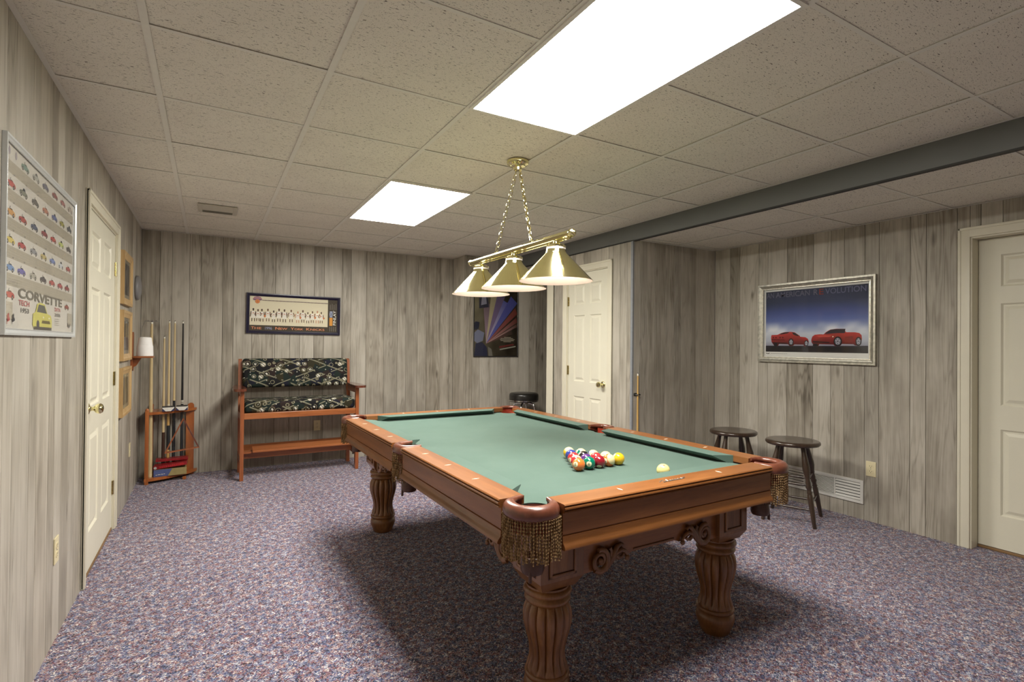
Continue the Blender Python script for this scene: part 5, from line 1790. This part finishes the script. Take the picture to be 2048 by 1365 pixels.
# round emblem with a ball, and the rule running from it
P.poly([(.060, .362), (.075, .388), (.105, .396), (.135, .388), (.152, .362), (.128, .352), (.084, .352)], (172, 128, 138))
P.poly([(.060, .362), (.152, .362), (.140, .352), (.072, .352)], (120, 92, 120))
P.ell(.106, .340, .023, .022, (222, 140, 84)); P.line((.106, .318), (.106, .362), .0016, (150, 84, 54)); P.line((.083, .340), (.129, .340), .0016, (150, 84, 54))
P.rect(.152, .351, .822, .359, (128, 112, 108))
for k in range(18): P.rect(.160 + k * .036, .3535, .176 + k * .036, .3565, (178, 160, 150))
# lettering along the foot
P.text('T', .048, .045, .028, (226, 150, 108), width=.030); P.text('HE', .082, .045, .022, (226, 150, 108), width=.066)
P.text('1996', .183, .042, .031, (150, 155, 178), width=.068)
P.text('N', .284, .045, .028, (226, 150, 108), width=.040); P.text('EW', .329, .045, .022, (226, 150, 108), width=.075)
P.text('Y', .437, .045, .028, (226, 150, 108), width=.036); P.text('ORK', .476, .045, .022, (226, 150, 108), width=.090)
P.text('K', .598, .045, .028, (226, 150, 108), width=.038); P.text('NICKS', .640, .045, .022, (226, 150, 108), width=.150)
# side panel
P.text('FINLAY', .912, .112, .030, (238, 236, 226), width=.165, rot=pi / 2)
P.rect(.842, .105, .876, .196, (226, 160, 72)); P.rect(.842, .200, .876, .268, (168, 176, 196))
for k in range(4): P.line((.846 + k * .008, .110), (.846 + k * .008, .192), .0014, (190, 120, 50))
P.line((.844, .204), (.874, .264), .005, (74, 84, 120)); P.line((.874, .204), (.844, .264), .005, (74, 84, 120))
for c in range(4):
    x = .848 + c * .021
    P.line((x, .285), (x, .345 + .008 * (c % 2)), .0028, (176, 170, 158)); P.line((x, .042), (x, .094), .0028, (176, 170, 158))
picture('team_print', 'navy-framed basketball team print hanging above the bench', 'B', .327, 1.418, W, H, fw, .024, 'navy_frame', P, tilt=radians(-.45))

# --- 3. two red cars under a blue sky, right wall
P = Print(); W, H = .975, .690; fw = .040
P.rect(fw * .8, fw * .8, W - fw * .8, H - fw * .8, (226, 226, 220))
ax, ay, aw, ah = .062, .090, .852, .536
def sky(a, b):
    def lerp(p, q, t): return tuple(p[i] + (q[i] - p[i]) * t for i in range(3))
    st = [(0.0, (120, 122, 136)), (.10, (150, 150, 166)), (.18, (186, 192, 204)), (.30, (196, 203, 216)), (.40, (150, 163, 200)), (.52, (98, 114, 176)), (.66, (74, 88, 144)), (.80, (60, 68, 98)), (1.0, (60, 65, 86))]
    for (p, c), (q, d) in zip(st[:-1], st[1:]):
        if p <= b <= q:
            base = lerp(c, d, (b - p) / (q - p)); break
    cl = sin(a * 9 + 1) * .5 + sin(a * 23 + b * 14) * .3 + sin(a * 41 - b * 20) * .2
    k = max(0, min(1, (cl + .25) * 1.1)) * max(0, 1 - abs(b - .36) / .13)
    base = lerp(base, (240, 242, 246), k * .95)
    vg = 1 - .22 * (abs(a - .5) * 2) ** 3 * max(0, (b - .3))
    return tuple(c * vg for c in base)
P.grid(ax, ay, ax + aw, ay + ah, 56, 40, sky)
def A(pts): return [(ax + u * aw, ay + v * ah) for u, v in pts]
P.poly(A([(0, 0), (1, 0), (1, .108), (0, .100)]), [(36, 32, 34), (40, 36, 36), (52, 50, 58), (44, 42, 48)])
P.poly(A([(.05, .02), (.95, .02), (.93, .09), (.06, .085)]), (30, 26, 28))
car1 = [(0.061, 0.259), (0.066, 0.278), (0.132, 0.282), (0.172, 0.309), (0.212, 0.325), (0.274, 0.327), (0.313, 0.32), (0.343, 0.29), (0.37, 0.26), (0.374, 0.246), (0.426, 0.238), (0.451, 0.213), (0.461, 0.172), (0.455, 0.132), (0.448, 0.109), (0.426, 0.085), (0.411, 0.097), (0.408, 0.12), (0.313, 0.122), (0.306, 0.108), (0.283, 0.095), (0.26, 0.101), (0.248, 0.125), (0.149, 0.13), (0.137, 0.094), (0.1, 0.094), (0.083, 0.124), (0.065, 0.161), (0.06, 0.216)]
car2 = [(0.486, 0.201), (0.495, 0.247), (0.52, 0.275), (0.569, 0.282), (0.604, 0.279), (0.625, 0.312), (0.666, 0.35), (0.72, 0.361), (0.805, 0.358), (0.799, 0.329), (0.812, 0.307), (0.888, 0.305), (0.925, 0.293), (0.944, 0.261), (0.947, 0.208), (0.941, 0.161), (0.932, 0.123), (0.92, 0.107), (0.888, 0.112), (0.876, 0.128), (0.773, 0.133), (0.763, 0.111), (0.744, 0.098), (0.714, 0.1), (0.697, 0.122), (0.563, 0.127), (0.556, 0.101), (0.52, 0.104), (0.495, 0.138), (0.486, 0.166)]
red = lambda p: tuple(int(c) for c in ((92, 22, 22) if p[1] < .14 else (134, 30, 26) if p[1] < .2 else (176, 44, 38) if p[1] < .27 else (190, 60, 54)))
P.poly(A(car1), [red(p) for p in car1]); P.poly(A(car2), [red(p) for p in car2])
P.poly(A([(0.286, 0.321), (0.324, 0.306), (0.37, 0.253), (0.336, 0.261), (0.305, 0.279)]), (40, 32, 36))
P.poly(A([(0.148, 0.288), (0.18, 0.309), (0.22, 0.323), (0.263, 0.324), (0.243, 0.304), (0.172, 0.285)]), (52, 34, 36))
P.poly(A([(.065, .215), (.21, .205), (.21, .185), (.068, .190)]), (110, 24, 22)); P.poly(A([(.07, .160), (.24, .150), (.24, .132), (.085, .135)]), (58, 18, 18))
for u in (.085, .115, .160, .190): P.ell(*A([(u, .235)])[0], .008, .006, (88, 16, 16), 10)
P.poly(A([(0.611, 0.284), (0.639, 0.32), (0.673, 0.35), (0.72, 0.358), (0.805, 0.357), (0.799, 0.294), (0.733, 0.296), (0.666, 0.289)]), (44, 38, 50))
P.poly(A([(0.499, 0.18), (0.66, 0.161), (0.66, 0.146), (0.506, 0.155)]), (46, 14, 16)); P.poly(A([(.53, .262), (.60, .268), (.68, .262), (.66, .240), (.56, .238)]), (204, 74, 64)); P.poly(A([(.80, .24), (.87, .25), (.87, .16), (.80, .155)]), (132, 44, 38)); P.ell(*A([(.692, .243)])[0], .006, .005, (240, 220, 190), 8)
for (u, v, ru, rv) in ((.279, .161, .026, .058), (.437, .143, .020, .050), (.112, .118, .020, .030), (.737, .172, .038, .074), (.919, .171, .026, .066), (.527, .115, .026, .022)):
    c = A([(u, v)])[0]
    P.ell(c[0], c[1], ru * aw, rv * ah, (24, 20, 22), 18)
    if rv > .04:
        P.ell(c[0], c[1], ru * aw * .70, rv * ah * .72, (128, 128, 140), 18)
        for k in range(5):
            w = k * 2 * pi / 5 + .3
            P.line(c, (c[0] + ru * aw * .66 * cos(w), c[1] + rv * ah * .68 * sin(w)), .0032, (208, 210, 218))
        P.ell(c[0], c[1], ru * aw * .16, rv * ah * .16, (60, 58, 66), 10)
dim = (88, 90, 112)
hcap = .088 * ah
for body, a, b, col in (('AN', .012, .092, (96, 98, 120)), ('AMERICAN', .112, .470, (104, 105, 126)), ('R', .508, .550, (110, 108, 126)), ('E', .562, .604, (138, 62, 54)), ('VOLUTION', .620, .985, (104, 108, 138))):
    P.text(body, ax + a * aw, ay + .893 * ah, hcap, col, width=(b - a) * aw)
xm = ax + .022
for s in (-1, 1): P.poly([(xm, .068), (xm + s * .004, .076), (xm + s * .020, .081), (xm + s * .012, .072)], (48, 44, 46))
for k in range(9): P.rect(ax + .052 + k * .0175, .0735, ax + .064 + k * .0175, .0765, (150, 148, 144))
picture('car_print', 'silver-framed print of two red sports cars on the right wall', 'R', 3.028, 1.189, W, H, fw, .032, 'silver_frame', P, lip=.009, lipmat='silver_bright')

# --- 4. film poster by the hall: plain stand-in of dark ground, coloured rays and pale lines
P = Print(); W, H = .632, .925; fw = .010
def ground(a, b):
    c0 = (62, 56, 46); c1 = (118, 112, 88)
    k = max(0, 1 - a * 1.3) * (.4 + .6 * b)
    n = sin(a * 21 + b * 9) * 6 + sin(b * 31 - a * 13) * 5
    return tuple(max(8, min(255, c0[i] + (c1[i] - c0[i]) * k - a * 22 + n)) for i in range(3))
P.grid(fw * .8, fw * .8, W - fw * .8, H - fw * .8, 14, 20, ground)
o = (.175, .165)
for (a0, a1, L, col, tip) in ((95, 84, .50, (150, 128, 140), (104, 88, 92)), (84, 76, .62, (178, 166, 132), (146, 138, 112)), (76, 66, .66, (124, 108, 142), (96, 82, 110)), (66, 60, .60, (178, 168, 176), (84, 88, 150)), (60, 48, .70, (92, 96, 160), (72, 76, 140)), (48, 38, .62, (150, 92, 92), (112, 54, 44)), (38, 30, .55, (178, 132, 128), (96, 50, 42)), (30, 26, .50, (196, 160, 156), (90, 62, 56)), (26, 18, .40, (104, 70, 66), (64, 54, 46))):
    p = (o[0] + L * cos(radians(a0)), o[1] + L * sin(radians(a0))); q = (o[0] + L * cos(radians(a1)), o[1] + L * sin(radians(a1)))
    p = (min(W - .012, p[0]), min(H - .012, p[1])); q = (min(W - .012, q[0]), min(H - .012, q[1]))
    P.poly([o, q, p], [col, tip, tip])
for (pts, col) in (([(.012, .012), (.20, .012), (.185, .12), (.12, .185), (.03, .165)], (44, 46, 66)), ([(.012, .20), (.05, .17), (.13, .20), (.15, .30), (.06, .34), (.012, .30)], (112, 116, 136)), ([(.012, .33), (.07, .35), (.085, .43), (.03, .44), (.012, .42)], (38, 40, 54)), ([(.075, .60), (.21, .62), (.20, .72), (.115, .84), (.075, .80)], (50, 50, 62)), ([(.10, .64), (.18, .66), (.17, .74), (.12, .80)], (126, 126, 140)), ([(.21, .012), (.27, .012), (.25, .10), (.20, .13)], (110, 106, 96))):
    P.poly(pts, col)
for k, (a, b) in enumerate(((.43, .53), (.38, .56), (.37, .585), (.38, .57), (.42, .53))): P.rect(a, .245 - k * .014, b, .250 - k * .014, (190, 180, 160))
P.poly([(.37, .085), (.60, .125), (.60, .140), (.37, .100)], (150, 150, 136)); P.poly([(.36, .110), (.58, .150), (.56, .165), (.36, .135)], (104, 44, 40))
picture('film_poster', 'dark film poster with coloured light rays behind the brass lamp', 'P', 2.800, 1.166, W, H, fw, .014, 'black_frame', P, cat='poster')

# --- three oak frames on the left wall
for (z, h, lab) in ((1.600, .400, 'oak shadow-box frame beside the door, top of the three'), (1.172, .384, 'oak shadow-box frame beside the door, middle of the three'), (.752, .368, 'oak shadow-box frame beside the door, bottom of the three')):
    P = Print(); W, H = .500, h; fw = .052
    rr = random.Random(int(z * 1000))
    P.rect(fw * .9, fw * .9, W - fw * .9, H - fw * .9, (150, 140, 118))
    def dim_photo(a, b):
        n = 62 + 34 * sin(a * 7 + z * 5) * sin(b * 5 + z) + 18 * sin(a * 19 - b * 11 + z * 9)
        return (n + 6, n + 2, n - 2)
    P.grid(.100, .080, W - .100, H - .080, 18, 14, dim_photo)
    picture('oak_frame', lab, 'L', 4.805, z, W, H, fw, .026, 'oak', P, inset=.013, group='oak frames on the left wall')
